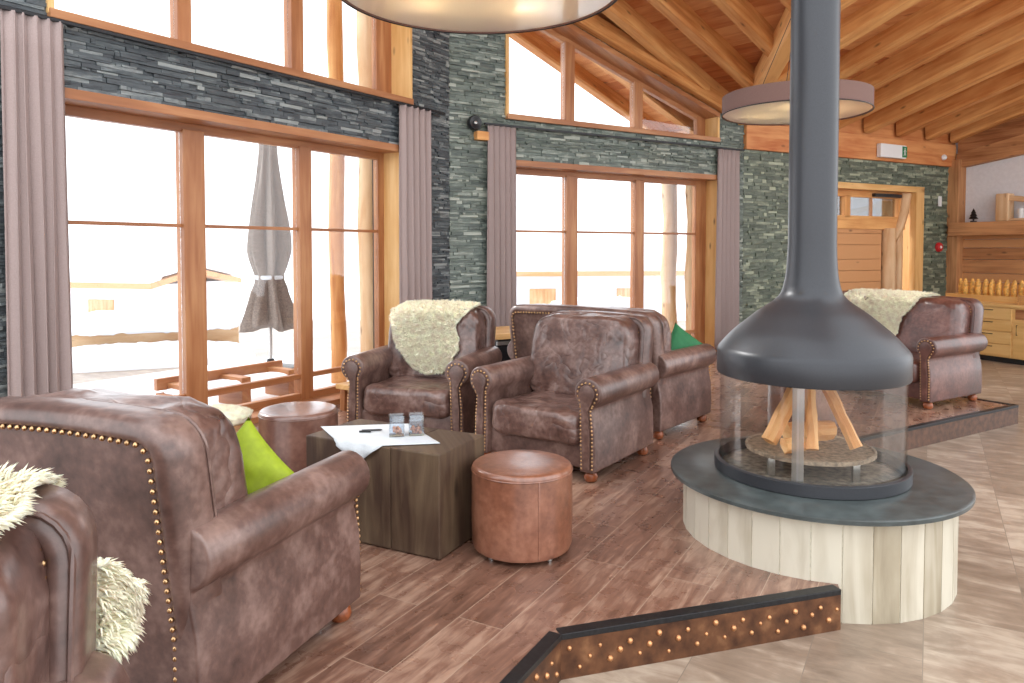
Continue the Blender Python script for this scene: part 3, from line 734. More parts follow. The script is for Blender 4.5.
chair0 = seat(1.02, 1, 'leather')
chairs = []
spec = [((-1.185, 2.62), 160.5, 'brown leather armchair seen from behind in left foreground, lime cushion on it'),
        ((-.68, 5.85), -15, 'brown leather armchair with cream fleece hanging down its back, near the stone corner'),
        ((.385, 5.14), -34.9, 'brown leather armchair with bare wrinkled cushions beside the tan round ottoman'),
        ((-1.14, .92), 16.0, 'armchair cut off at the bottom left corner, fleece thrown over its backrest')]
for i, ((x, y), a, lab) in enumerate(spec):
    o = chair0 if i == 0 else copy_tree(chair0)
    o.location = (x, y, 0); o.rotation_euler = (0, 0, math.radians(a)); tag(o, lab, 'armchair', 'leather club armchairs'); chairs.append(o)
sofa0 = seat(1.58, 2, 'leather'); sofa0.name = 'club_sofa'
sofa0.location = (.83, 6.36, 0); sofa0.rotation_euler = (0, 0, math.radians(140)); tag(sofa0, 'brown leather sofa behind the bare armchair, turned towards the window, dark green cushion on it', 'sofa', 'leather club sofas')
sofa1 = seat(2.15, 2, 'leather_red'); sofa1.name = 'club_sofa'; sofa1.location = (3.63, 7.74, 0); sofa1.rotation_euler = (0, 0, math.radians(-59)); tag(sofa1, 'brown leather sofa right of the fireplace hood with a fleece over its back', 'sofa', 'leather club sofas')

# ------------------------------------------------------------------ sheepskins
bpy.context.view_layer.update()
def fleece(chair, kind, xc, outline, ztop, back_len, front_len, label, seed=0, NU=26, NV=44, tufts=17000, tl=.034):
    """draped over the backrest: s<0 behind, s>0 down the front. outline(s)->(left,right) in x"""
    dg = bpy.context.evaluated_depsgraph_get(); vs = []; fs = []
    def gather(o):
        for c in o.children:
            if c.type == 'MESH' and c.get('kind') != 'stuff' and 'foot' not in c.name:
                k = len(vs); vs.extend([(v.co.x, v.co.y, v.co.z) for v in c.data.vertices]); fs.extend([[k + i for i in p.vertices] for p in c.data.polygons])
            gather(c)
    gather(chair); bv = BVHTree.FromPolygons(vs, fs)
    P = []
    for i in range(NV + 1):
        s = -back_len + (back_len + front_len) * i / NV; row = []; l, r = outline(s)
        for j in range(NU + 1):
            x = xc + l + (r - l) * j / NU
            # top profile: find surface from above on several y and from the front and rear
            if s >= .06:
                z = ztop - s + .03; h = bv.ray_cast(V((x, -1.2, z)), V((0, 1, 0)))
                y = h[0].y - .022 if h[0] is not None and h[0].y < .5 else .3
                hd = bv.ray_cast(V((x, y - .03, 1.5)), V((0, 0, -1)))
            elif s <= -.06:
                z = ztop + s + .03; h = bv.ray_cast(V((x, 1.6, z)), V((0, -1, 0)))
                y = h[0].y + .022 if h[0] is not None and h[0].y > .2 else .52
            else:
                f = (s + .06) / .12
                h1 = bv.ray_cast(V((x, -1.2, ztop - .05)), V((0, 1, 0))); h2 = bv.ray_cast(V((x, 1.6, ztop - .05)), V((0, -1, 0)))
                ya = h1[0].y - .02 if h1[0] is not None else .3; yb = h2[0].y + .02 if h2[0] is not None else .5
                y = yb + (ya - yb) * f; h3 = bv.ray_cast(V((x, y, 1.6)), V((0, 0, -1)))
                z = (h3[0].z if h3[0] is not None and h3[0].z > ztop - .15 else ztop - .04) + .018
            row.append(V((x, y, z)))
        P.append(row)
    for _ in range(3):
        Q_ = [[p.copy() for p in r_] for r_ in P]
        for i in range(NV + 1):
            for j in range(NU + 1):
                acc = V((0, 0, 0)); k = 0
                for a, b in ((i - 1, j), (i + 1, j), (i, j - 1), (i, j + 1)):
                    if 0 <= a <= NV and 0 <= b <= NU: acc += Q_[a][b]; k += 1
                t_ = Q_[i][j] * .5 + acc / k * .5; P[i][j].y = t_.y
                if abs(-back_len + (back_len + front_len) * i / NV) < .15: P[i][j].z = t_.z
    mb = MB(); base = []; back = []
    for i in range(NV + 1):
        for j in range(NU + 1):
            pass
    def nrm(i, j):
        a = P[min(i + 1, NV)][j] - P[max(i - 1, 0)][j]; b = P[i][min(j + 1, NU)] - P[i][max(j - 1, 0)]; n_ = a.cross(b)
        return n_.normalized() if n_.length > 1e-9 else V((0, -1, 0))
    Nn = [[nrm(i, j) for j in range(NU + 1)] for i in range(NV + 1)]
    sgn = -1 if Nn[NV - 3][NU // 2].y > 0 else 1
    Po = [[P[i][j] + Nn[i][j] * sgn * (.003 + .002 * noise.noise(P[i][j] * 14 + V((seed, 0, 0)))) for j in range(NU + 1)] for i in range(NV + 1)]
    mb.grid(Po); mb.grid(P)
    rg = random.Random(seed + 5)
    for k in range(tufts):
        fi, fj = rg.uniform(0, NV), rg.uniform(0, NU)
        if rg.random() < .16: fj = rg.choice((0, NU)) + rg.uniform(-.2, .2)
        if rg.random() < .06: fi = rg.choice((0, NV))
        fi = min(max(fi, 0), NV - 1e-3); fj = min(max(fj, 0), NU - 1e-3)
        i, j = int(fi), int(fj); u, v = fi - i, fj - j
        p = (P[i][j] * (1 - u) * (1 - v) + P[i + 1][j] * u * (1 - v) + P[i][j + 1] * (1 - u) * v + P[i + 1][j + 1] * u * v)
        n_ = Nn[i][j] * sgn
        if abs(p.x) > .43 and rg.random() < .5: n_ = -n_
        e = (P[i][NU] - P[i][0]).normalized() * (((fj / NU) - .5) * 2) ** 5 * 1.3
        clump = noise.noise_vector(p * 26 + V((seed, 1, 2))) * 1.1
        d = (n_ * 1.0 + e + clump + V((0, 0, -.3)) + V((rg.uniform(-.35, .35), rg.uniform(-.35, .35), rg.uniform(-.35, .35)))).normalized()
        L = tl * rg.uniform(.6, 1.15); a = d.cross(V((.3, .5, .8))).normalized(); b = d.cross(a); w_ = .0042
        q0 = p; q1 = p + d * L * .6; q2 = p + (d + V((0, 0, -.3))).normalized() * L
        n0 = len(mb.v)
        mb.v += [tuple(q0 + a * w_), tuple(q0 - a * w_ * .5 + b * w_), tuple(q0 - a * w_ * .5 - b * w_), tuple(q1 + a * w_ * .7), tuple(q1 - a * w_ * .35 + b * w_ * .7), tuple(q1 - a * w_ * .35 - b * w_ * .7), tuple(q2)]
        for f in ((0, 1, 4, 3), (1, 2, 5, 4), (2, 0, 3, 5), (3, 4, 6), (4, 5, 6), (5, 3, 6)): mb.face([n0 + q for q in f], [(0, 0)] * len(f), rg.random())
    mat = chair.matrix_world
    o = mb.build('sheepskin_throw', 'fleece', None, smooth=180, fix=False)
    o.location = chair.location; o.rotation_euler = chair.rotation_euler
    # origin stays with the chair's own frame
    return tag(o, label, 'sheepskin', 'cream sheepskins')

def ol_hide(s):
    # hide seen from the front: shoulders, narrow waist, lobe at the bottom
    k = [(-.3, .10), (-.1, .30), (0.0, .36), (.08, .33), (.17, .27), (.26, .28), (.34, .24), (.42, .17), (.50, .14), (.56, .07)]
    for (a, wa), (b, wb_) in zip(k, k[1:]):
        if a <= s <= b: w = wa + (wb_ - wa) * smoothstep(a, b, s); break
    else: w = .06 if s > .5 else .10
    k_ = .22 * max(0, s - .1)
    return (-w - .02 * math.sin(s * 20) + k_, w + .02 * math.sin(s * 17 + 1) + k_)
fleece(chairs[1], 0, -.07, ol_hide, .99, .22, .54, 'cream sheepskin hanging down the backrest of the armchair near the stone corner', 1)
fleece(chairs[3], 0, .0, lambda s: (-.34 - .03 * math.sin(s * 15), .34 + .01 * math.sin(s * 19) + .15 * (1 - smoothstep(-.30, -.16, s)) - .14 * (1 - smoothstep(-.46, -.38, s)) - .16 * smoothstep(.0, .14, s)), .99, .45, .14, 'cream sheepskin over the armchair back in the bottom left corner', 9, tufts=26000, tl=.040)
fleece(sofa1, 0, .12, lambda s: (-.38 + .03 * math.sin(s * 15), .42 - s * .45 + .02 * math.sin(s * 19)), .99, .15, .44, 'cream sheepskin over the back of the sofa right of the fireplace', 15, tufts=14000)

# ------------------------------------------------------------------ cushions
def pillow(loc, rot, size, mat, label):
    mb = MB(); n_ = 20; th = .13
    for sg in (1, -1):
        P = []
        for i in range(n_ + 1):
            row = []
            for j in range(n_ + 1):
                u, v = i / n_ * 2 - 1, j / n_ * 2 - 1
                h = ((1 - u * u) * (1 - v * v)) ** .42; pin = 1 - .09 * (1 - u * u) * abs(v) ** 3 - 0; pin2 = 1 - .09 * (1 - v * v) * abs(u) ** 3
                row.append((u * size / 2 * pin2, v * size / 2 * pin, sg * (th / 2 * h + .010 * noise.noise(V((u * 3, v * 3, sg * 2.0))) * h)))
            P.append(row)
        mb.grid(P)
    o = mb.build('cushion', mat, None, smooth=180, fix=True)
    o.location = loc; o.rotation_euler = rot
    return tag(o, label, 'cushion', 'small green cushions')
# ------------------------------------------------------------------ ottomans
def ottoman(loc, r, h, lm, label):
    root = empty('ottoman', (loc[0], loc[1], 0), random.uniform(0, 6), label=label, cat='ottoman', group='round leather ottomans')
    mb = MB(); mb.lathe([(r - .03, .02), (r - .008, .028), (r, .05), (r + .002, h * .5), (r, h - .035)], seg=64, capt=False); mb.build('side_cover', lm, root)
    mb = MB(); prof = [(r, h - .035), (r + .001, h - .028)] + [(r - .022 + .022 * math.cos(a), h - .028 + .022 * math.sin(a)) for a in [k * PI / 2 / 6 for k in range(1, 7)]] + [(r * .6, h + .001), (r * .2, h - .002), (.001, h - .002)]
    mb.lathe(prof, seg=64, capb=False, capt=False); mb.build('top_pad', lm, root)
    mb = MB()
    mb.tube([(r * math.cos(a) * 1.003, r * math.sin(a) * 1.003, h - .034) for a in [2 * PI * k / 64 for k in range(65)]], .0035, 6); mb.build('piping', lm, root)
    mb = MB(); mb.box(r - .003, r + .004, -.004, .004, .04, h - .035, .5); mb.build('side_seam', lm, root, bevel=.002)
    for k in range(4):
        a = k * PI / 2 + .4; mb = MB(); mb.lathe([(.012, 0), (.014, .008), (.01, .024)], ((r - .05) * math.cos(a), (r - .05) * math.sin(a), 0), 12); mb.build('glide_foot', 'alu', root)
    return root
o = ottoman((.048, 3.55), .243, .43, 'leather_tan', 'tan copper leather round ottoman in front of the bare armchair'); o.rotation_euler[2] = math.radians(-72)
ottoman((-1.37, 4.72), .245, .44, 'leather_mocha', 'mocha brown round ottoman by the large window left of the timber table')
ottoman((2.30, 5.82), .26, .44, 'leather_mocha', 'brown round ottoman seen through the fireplace glass')

# log stool with fur pad
st = empty('log_stool', (-1.90, 4.72, 0), label='low log stool with a pale fur pad by the window left of the mocha ottoman', cat='stool')
mb = MB(); mb.lathe([(.19, 0), (.2, .02), (.195, .2), (.2, .33), (.185, .345)], seg=28, tone=.7); mb.build('log_body', 'log_wood', st)
mb = MB(); mb.lathe([(.19, .345), (.215, .36), (.21, .40), (.15, .425), (.001, .43)], seg=36, capt=False)
rg = random.Random(3)
for k in range(2200):
    a, rr = rg.uniform(0, 2 * PI), .215 * math.sqrt(rg.random()); p = V((rr * math.cos(a), rr * math.sin(a), .43 - .045 * (rr / .215) ** 2)); d = V((rr * math.cos(a) * 4 + rg.uniform(-.4, .4), rr * math.sin(a) * 4 + rg.uniform(-.4, .4), .8)).normalized(); q = p + d * .025
    s_ = d.cross(V((1, .3, 0))).normalized() * .004; n0 = len(mb.v); t_ = d.cross(s_).normalized() * .004; mb.v += [tuple(p + s_), tuple(p - s_ + t_), tuple(p - s_ - t_), tuple(q)]
    for f in ((0, 1, 3), (1, 2, 3), (2, 0, 3)): mb.face([n0 + i for i in f], [(0, 0)] * 3)
o = mb.build('fur_pad', 'fleece', st, smooth=180, fix=False)

# ------------------------------------------------------------------ timber block table
TB = empty('timber_block_table', (-.60, 3.775, 0), math.radians(-27), label='dark weathered timber block table with white cloth and glasses on it', cat='table')
mb = MB(); hx, hy, h = .405, .215, .50
def block(mb, x0, x1, tone):
    k = 10; n_ = 6
    P = []
    cs = .008
    ring0 = [(x0, -hy), (x1, -hy), (x1, hy), (x0, hy)]
    mb.hexa([(x0, -hy, .005), (x1, -hy, .005), (x1, hy, .005), (x0, hy, .005), (x0, -hy, h), (x1, -hy, h), (x1, hy, h), (x0, hy, h)], tone)
block(mb, -hx, -.155, .35); block(mb, -.153, .125, .5); block(mb, .127, hx, .75)
mb.build('timber_body', 'timber', TB, smooth=0, bevel=.007)
mb = MB(); mb.box(-.16, -.105, -hy - .17, -hy + .01, .30, .318, .5); mb.box(-.16, -.105, -hy - .176, -hy - .165, .285, .333, .5); mb.build('steel_bracket', 'steel', TB, smooth=0, bevel=.003)
# cloth laid cornerwise, front tip hanging over the edge
ax = V((.891, -.454, 0)); ay = V((.454, .891, 0))      # table axes in plan
TBc = V((-.60, 3.79, 0)); n_ = 30; P = []
half = .205
for i in range(n_ + 1):
    row = []
    for j in range(n_ + 1):
        u, v = (i / n_ - .5) * 2 * half, (j / n_ - .5) * 2 * half
        lx = (u + v) * .7071 * 1.30 - .07; ly = (v - u) * .7071 * .92 - .055
        z = h + .004 + .0015 * noise.noise(V((lx * 12, ly * 12, 0)))
        if ly < -hy - .004: over = -hy - .004 - ly; z = h - over + .0; ly = -hy - .008 - .012 * (over > .02) - .006 * math.sin(lx * 60)
        row.append((lx, ly, z))
    P.append(row)
mb = MB(); mb.grid(P); o = mb.build('table_napkin', 'cloth', None, smooth=180, fix=False)
o.location = TB.location; o.rotation_euler = TB.rotation_euler
md = o.modifiers.new('thick', 'SOLIDIFY'); md.thickness = .003; md.offset = 1
tag(o, 'white cloth lying cornerwise on the timber block table with its tip hanging down', 'cloth')
def on_table(lx, ly): p = TB.location + V((lx * math.cos(math.radians(-27)) - ly * math.sin(math.radians(-27)), lx * math.sin(math.radians(-27)) + ly * math.cos(math.radians(-27)), 0)); return p
for k, (lx, ly, lab) in enumerate(((.03, -.03, 'left one of the two square glass candle holders on the white cloth'), (.105, .035, 'right one of the two square glass candle holders on the white cloth'))):
    p = on_table(lx, ly); g = empty('candle_glass', (p.x, p.y, h + .0085), math.radians(10), label=lab, cat='candle holder', group='glass candle holders')
    mb = MB(); a, t, hh = .038, .004, .105
    out = [(-a, -a), (a, -a), (a, a), (-a, a)]; b = a - t; inn = [(-b, -b), (b, -b), (b, b), (-b, b)]
    L0 = [[(x, y, 0) for x, y in out], [(x, y, hh) for x, y in out], [(x, y, hh) for x, y in inn], [(x, y, .008) for x, y in inn]]
    mb.grid(L0, closed_v=True); mb.cap(L0[0]); mb.cap(L0[3]); mb.build('glass_body', 'tumbler', g, bevel=.003)
    mb = MB(); rg = random.Random(k)
    for _ in range(16): mb.ball((rg.uniform(-.024, .024), rg.uniform(-.024, .024), .014 + rg.uniform(0, .02)), .009, 8, 5)
    s_ = mb.build('amber_pebbles', 'amber', g, fix=False); s_['kind'] = 'stuff'
p = on_table(-.13, -.03)
pen = MB(); pen.tube([(-.05, 0, .006), (.045, .012, .006), (.055, .013, .006)], [.005, .005, .002], 8); pen.box(-.06, .0, -.018, -.004, 0, .007, .5)
o = pen.build('candle_lighter', 'black', None); o.location = (p.x, p.y, h + .009); tag(o, 'small black lighter lying on the white cloth', 'lighter')

# green cushions
pillow((-.97, 2.66, .60), (math.radians(74), math.radians(42), math.radians(-18)), .34, 'lime', 'lime green cushion in the left foreground armchair')
pillow((1.43, 6.16, .60), (math.radians(74), math.radians(35), math.radians(15)), .36, 'green', 'dark green cushion on the sofa behind the bare armchair')

# ------------------------------------------------------------------ fireplace
FC = V((1.54, 3.80, 0)); DR = .647
FP = empty('round_fireplace', (FC.x, FC.y, -.17), label='round suspended-hood fireplace with glass cylinder on a plank-clad drum', cat='fireplace')
mb = MB(); NP = 32; OFF = (.018, 0, 0); DR = .652
mb.lathe([(DR - .0045, .001), (DR - .0045, .44)], OFF, seg=NP * 2); mb.build('drum_grout', 'grout', FP)
mb = MB()
for k in range(NP):
    a0, a1 = 2 * PI * (k + .02) / NP, 2 * PI * (k + .98) / NP; c0, s0, c1, s1 = math.cos(a0), math.sin(a0), math.cos(a1), math.sin(a1); ri = DR - .03
    tn = random.choice((.1, .35, .55, .8, 1.0, .9))
    mb.hexa([(DR * c0, DR * s0, 0), (DR * c1, DR * s1, 0), (ri * c1, ri * s1, 0), (ri * c0, ri * s0, 0), (DR * c0, DR * s0, .445), (DR * c1, DR * s1, .445), (ri * c1, ri * s1, .445), (ri * c0, ri * s0, .445)], tn)
mb.v = [(x + .018, y, z) for x, y, z in mb.v]; mb.build('drum_cladding', 'drum', FP, smooth=0)
mb = MB(); mb.lathe([(.65, .445), (.70, .447), (.718, .455), (.718, .472), (.706, .48), (.3, .48), (.001, .48)], OFF, seg=96, capt=False); mb.build('hearth_slab', 'slab', FP)
mb = MB(); mb.lathe([(.468, .48), (.474, .484), (.474, .538), (.468, .542), (.452, .542), (.448, .49)], seg=96, capb=False, capt=False); mb.build('base_ring', 'hood', FP)
mb = MB(); mb.lathe([(.446, .4805), (.40, .492), (.2, .496), (.001, .496)], seg=48, capb=False, capt=False); mb.build('ash_bed', 'ash', FP)
# glass: two curved sheets, and a whitish strip standing in for the reflection at their seam
for k in range(2):
    mb = MB(); P = []
    aa = math.radians(-118.5); a0 = aa + k * PI + .012; a1 = aa + (k + 1) * PI - .012
    for i in range(49):
        a = a0 + (a1 - a0) * i / 48; P.append([(r_ * math.cos(a), r_ * math.sin(a), z) for r_, z in ((.444, .50), (.444, 1.02), (.450, 1.02), (.450, .50))])
    mb.grid(P, closed_v=True); mb.cap(P[0]); mb.cap(P[-1], True); mb.build('glass_sheet', 'fireglass', FP, smooth=60)
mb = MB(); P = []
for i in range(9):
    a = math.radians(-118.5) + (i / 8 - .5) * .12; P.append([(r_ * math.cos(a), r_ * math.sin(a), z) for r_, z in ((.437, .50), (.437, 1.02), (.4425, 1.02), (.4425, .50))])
mb.grid(P, closed_v=True); mb.cap(P[0]); mb.cap(P[-1], True); mb.build('seam_reflection_strip', 'seam_sheen', FP, smooth=60)
hz = .17
prof = [(.452, .815), (.462, .812), (.466, .82), (.466, .925), (.462, .938), (.456, .950), (.42, .992), (.38, 1.034), (.323, 1.083), (.266, 1.130), (.212, 1.168), (.175, 1.197), (.152, 1.225), (.140, 1.255), (.133, 1.285), (.127, 1.32), (.1225, 1.37), (.1195, 1.42), (.1175, 1.48)]
def smooth_prof(p, k=6):
    o = []
    for i in range(len(p) - 1):
        a, b, c, d = [V(p[min(max(i + q, 0), len(p) - 1)]) for q in (-1, 0, 1, 2)]
        for j in range(k):
            t = j / k; o.append(tuple(.5 * (2 * b + (c - a) * t + (2 * a - 5 * b + 4 * c - d) * t * t + (3 * b - a - 3 * c + d) * t ** 3)))
    return o + [tuple(p[-1])]
prof = prof[:5] + smooth_prof(prof[5:])
mb = MB(); mb.lathe([(r_, z + hz) for r_, z in prof] + [(.08, 1.65), (.09, 1.58), (.10, 1.46), (.20, 1.30), (.34, 1.19), (.43, 1.11), (.446, 1.07), (.446, .99)], seg=96, capb=False, capt=False); mb.build('hood', 'hood', FP, smooth=35)
mb = MB(); mb.lathe([(.117, 1.60), (.117, 6.2)], seg=64); mb.build('flue_pipe', 'hood', FP)
mb = MB(); mb.lathe([(.305, .588), (.316, .59), (.316, .606), (.305, .61), (.30, .602), (.001, .602)], seg=64, capt=False); gr = mb.build('fire_plate', 'grate', FP)
for k in range(4):
    a = math.radians(-62 + 90 * k); mb = MB(); c, s_ = .275 * math.cos(a), .275 * math.sin(a); mb.box(c - .018, c + .018, s_ - .012, s_ + .012, .49, .60, .5); mb.build('plate_leg', 'alu', gr, bevel=.004)
def fire_log(p0, p1, r, k, label):
    d = (V(p1) - V(p0)); L = d.length; mb = MB(); seg = 7; rg = random.Random(k); sh = [r * rg.uniform(.75, 1.2) for _ in range(seg)]
    P = []
    for i in range(8):
        f = i / 7; P.append([(L * f, sh[j] * math.cos(2 * PI * j / seg) * (1 - .1 * f) + .004 * rg.uniform(-1, 1), sh[j] * math.sin(2 * PI * j / seg) * (1 - .1 * f) + .004 * rg.uniform(-1, 1)) for j in range(seg)])
    n0 = len(mb.v)
    for q in P: mb.v += q
    for i in range(7):
        for j in range(seg): mb.face([n0 + i * seg + j, n0 + (i + 1) * seg + j, n0 + (i + 1) * seg + (j + 1) % seg, n0 + i * seg + (j + 1) % seg], [(L * i / 7, j * .03), (L * (i + 1) / 7, j * .03), (L * (i + 1) / 7, j * .03 + .03), (L * i / 7, j * .03 + .03)], .2 + .8 * ((j * 37 + k * 11) % 10) / 10)
    mb.cap(P[0], True, .9); mb.cap(P[-1], False, .9)
    o = mb.build('firewood_log', 'firewood', None, smooth=0); o.location = V(p0); o.rotation_euler = d.to_track_quat('X', 'Z').to_euler()
    return tag(o, label, 'log', 'logs in the fireplace')
zt = .448
def fpt(x, y, z): return (FC.x + x, FC.y + y, z)
fire_log(fpt(-.235, -.08, zt + .03), fpt(-.025, .02, .80), .040, 1, 'leftmost log leaning in the fireplace, its foot at the left of the plate')
fire_log(fpt(.17, -.17, zt + .025), fpt(.045, -.03, .82), .034, 2, 'slender log leaning right of centre in the fireplace')
fire_log(fpt(-.07, -.21, zt + .025), fpt(-.03, -.055, .83), .030, 3, 'upright log leaning behind the glass seam of the fireplace')
fire_log(fpt(.09, .20, zt + .03), fpt(.01, .045, .79), .036, 4, 'log leaning at the back of the fireplace')
fire_log(fpt(-.19, -.15, zt + .03), fpt(-.07, -.13, zt + .035), .034, 5, 'short log chunk lying flat at the front left of the fire plate')
fire_log(fpt(-.10, .05, zt + .045), fpt(.16, .09, zt + .05), .055, 6, 'thick log lying across the middle of the fire plate')

# ------------------------------------------------------------------ pendant lamps
def pendant(c, R, label):
    root = empty('pendant_lamp', c, label=label, cat='lamp', group='round drum pendant lamps')   # c: bottom centre
    mb = MB(); H_ = .15; mb.lathe([(R - .008, 0), (R, 0), (R, H_), (R - .008, H_), (R - .008, 0)], seg=96, capb=False, capt=False); mb.build('fabric_shade', 'fabric_band', root)
    mb = MB(); mb.lathe([(R - .008, .002), (R + .004, -.003), (R + .006, .003), (R - .004, .010)], seg=96, capb=False, capt=False); mb.build('rim', 'steel', root)
    mb = MB(); mb.lathe([(.001, .006), (R - .012, .006), (R - .012, .010), (.001, .010)], seg=96, capb=False, capt=False); mb.build('diffuser', 'diffuser', root)
    mb = MB(); mb.lathe([(.001, H_ - .012), (R - .01, H_ - .012), (R - .01, H_ - .006), (.001, H_ - .006)], seg=64, capb=False, capt=False); mb.build('top_reflector', 'white', root)
    for k in range(4):
        a = k * PI / 2 + .9; x, y = R * .5 * math.cos(a), R * .5 * math.sin(a)
        mb = MB(); mb.ball((x, y, .06), .028, 16, 10); mb.build('bulb', 'bulb', root)
        ld = bpy.data.lights.new('bulb_light', 'POINT'); ld.energy = 16; ld.color = (1, .72, .40); ld.shadow_soft_size = .03
        l = bpy.data.objects.new('bulb_light', ld); COL.objects.link(l); l.parent = root; l.location = (x, y, .10 - .055)
        ld.shadow_soft_size = .028
    zc = zroof(c[0], c[1]) - c[2] + .02
    mb = MB()
    for k in range(3):
        a = k * 2 * PI / 3; mb.tube([(R * .75 * math.cos(a), R * .75 * math.sin(a), H_ - .01), (0, 0, .9), (0, 0, zc)] , .0025, 6)
    mb.build('suspension_cables', 'steel', root)
    mb = MB(); mb.lathe([(.05, zc - .03), (.06, zc - .02), (.06, zc + .02)], seg=24); mb.build('ceiling_rose', 'steel', root)
    return root
pendant((2.365, 6.22, 2.59), .59, 'round taupe drum pendant lamp behind the fireplace flue')
pendant((-.15, 3.34, 2.60), .64, 'round pendant lamp cut off by the top of the picture')

# ------------------------------------------------------------------ small wall items
def on_wall(w, t, z, out=-.03): q = w.p(t, z, out); return q
a2 = math.atan2(W2.d.y, W2.d.x); a3 = math.atan2(W3.d.y, W3.d.x)
sp_ = empty('wall_speaker', on_wall(W2, .30, 2.90, -.02), a2, label='small round black speaker on the stone wall beside the curtain', cat='speaker')
mb = MB(); X90 = Matrix.Rotation(math.radians(90), 4, 'X'); mb.lathe([(.075, 0), (.085, .02), (.085, .06), (.075, .075), (.05, .07), (.02, .055), (.001, .055)], seg=32, capt=False); mb.build('speaker_body', 'black', sp_, xf=X90)
mb = MB(); mb.lathe([(.018, .055), (.018, .075), (.001, .08)], seg=16, capt=False); mb.build('speaker_cone', 'alu', sp_, xf=X90)
mb = MB(); mb.box(-.08, .08, -.09, 0, -.05, .05, .6); o = mb.build('wall_block', 'beam_wood', None, smooth=0, bevel=.006); o.location = on_wall(W2, .40, 2.76, -.0); o.rotation_euler = (0, 0, a2); tag(o, 'small square wooden block on the stone wall below the speaker', 'block')

es = empty('exit_sign', on_wall(W3, 3.27, 2.98, -.075), a3, label='white emergency exit light box with green pictogram on the wooden fascia', cat='sign')
mb = MB(); mb.box(-.36, .30, -.08, 0, 0, .22, .5); mb.build('light_box', 'white', es, smooth=0, bevel=.008)
mb = MB(); mb.box(.19, .31, -.086, -.0805, .02, .20, .5); mb.build('green_panel', 'green_sign', es, smooth=0)
mb = MB()
y_ = -.0875
mb.ball((.25, y_, .165), .011, 10, 6, sq=(1, .15, 1))
def flat(mb, pts): n0 = len(mb.v); mb.v += [(x, y_, z) for x, z in pts] + [(x, y_ + .001, z) for x, z in pts]; k = len(pts); mb.face(range(n0, n0 + k)); [mb.face([n0 + i, n0 + (i + 1) % k, n0 + k + (i + 1) % k, n0 + k + i]) for i in range(k)]
flat(mb, [(.240, .150), (.262, .150), (.258, .10), (.238, .10)]); flat(mb, [(.240, .102), (.252, .102), (.232, .045), (.220, .045)]); flat(mb, [(.250, .102), (.260, .100), (.278, .055), (.268, .050)]); flat(mb, [(.258, .148), (.264, .138), (.288, .118), (.284, .110)]); flat(mb, [(.240, .148), (.236, .136), (.214, .118), (.220, .110)])
mb.build('running_figure', 'white', es, smooth=0, fix=False)
mb = MB(); mb.lathe([(.05, 0), (.05, .02), (.035, .045), (.001, .05)], seg=24, capt=False); o = mb.build('smoke_detector', 'white', None, xf=X90); o.location = on_wall(W3, 4.72, 3.08, -.072); o.rotation_euler = (0, 0, a3); tag(o, 'small white round detector on the wooden fascia right of the exit sign', 'detector')
ls = empty('light_switch', on_wall(W3, 4.71, 2.22, -.022), a3, label='white rectangular panel on the stone strip right of the doorway', cat='switch')
mb = MB(); mb.box(-.045, .045, -.018, 0, 0, .18, .5); mb.build('cover_plate', 'white', ls, smooth=0, bevel=.004)
mb = MB(); mb.box(-.03, .03, -.024, -.017, .02, .16, .5); mb.build('rocker', 'white', ls, smooth=0, bevel=.003)
fa = empty('fire_alarm', on_wall(W3, 4.70, 1.50, -.022), a3, label='red round alarm button on the stone strip right of the doorway', cat='alarm')
mb = MB(); mb.lathe([(.085, 0), (.085, .03), (.07, .05), (.001, .05)], seg=28, capt=False); mb.build('alarm_body', 'red', fa, xf=X90)
mb = MB(); mb.lathe([(.025, .048), (.022, .062), (.001, .064)], seg=20, capt=False); mb.build('alarm_button', 'white', fa, xf=X90)

# ------------------------------------------------------------------ serving counter, breads
CD = V((-.394, .919, 0)); C0 = V((7.66, 9.12, -.17))     # front edge runs from the near end C0 along CD
cn = empty('serving_counter', C0, math.atan2(CD.y, CD.x), label='honey-coloured wooden serving counter with drawers at the right edge', cat='counter')
# local: x along CD (away from camera), y towards the room is +y
CL = 2.8
mb = MB(); mb.box(0, CL, -.80, 0, .08, .80, .4); mb.build('cabinet_body', 'counter_wood', cn, smooth=0, bevel=.004)
mb = MB(); mb.box(-.02, CL + .02, -.83, .03, .80, .845, .7); mb.build('worktop', 'counter_wood', cn, smooth=0, bevel=.006)
mb = MB(); mb.box(.05, CL - .05, -.75, -.05, 0, .08, .5); mb.build('plinth', 'black', cn, smooth=0)
def drawer(x0, x1, z0, z1, nm='drawer', knob=True):
    mb = MB(); mb.box(x0 + .006, x1 - .006, -.001, .02, z0 + .006, z1 - .006); d = mb.build(nm, 'counter_wood', cn, smooth=0, bevel=.003)
    xm = (x0 + x1) / 2; mb = MB()
    if nm == 'drawer': zc = z1 - .04; mb.tube([(xm - .07, .022, zc), (xm - .07, .04, zc), (xm + .07, .04, zc), (xm + .07, .022, zc)], .005, 8)
    else: mb.tube([(x1 - .06, .022, z1 - .2), (x1 - .06, .04, z1 - .2), (x1 - .06, .04, z1 - .06), (x1 - .06, .022, z1 - .06)], .005, 8)
    mb.build('handle', 'steel', d)
for x0, x1 in ((1.45, 2.13),):
    for z0, z1 in ((.09, .27), (.27, .45), (.45, .62), (.62, .795)): drawer(x0, x1, z0, z1)
drawer(.75, 1.43, .09, .62, 'cabinet_door'); drawer(.02, .73, .09, .62, 'cabinet_door')
mb = MB(); mb.box(.77, 1.41, -.002, .004, .64, .78, .1); mb.build('niche_shade_panel', 'old_wood', cn, smooth=0)  # flat dark board, the shade of a niche put into its colour
ca = math.atan2(CD.y, CD.x)
def cpt(x, y, z): q = C0 + CD * x + V((-CD.y, CD.x, 0)) * y; return (q.x, q.y, z - .17)
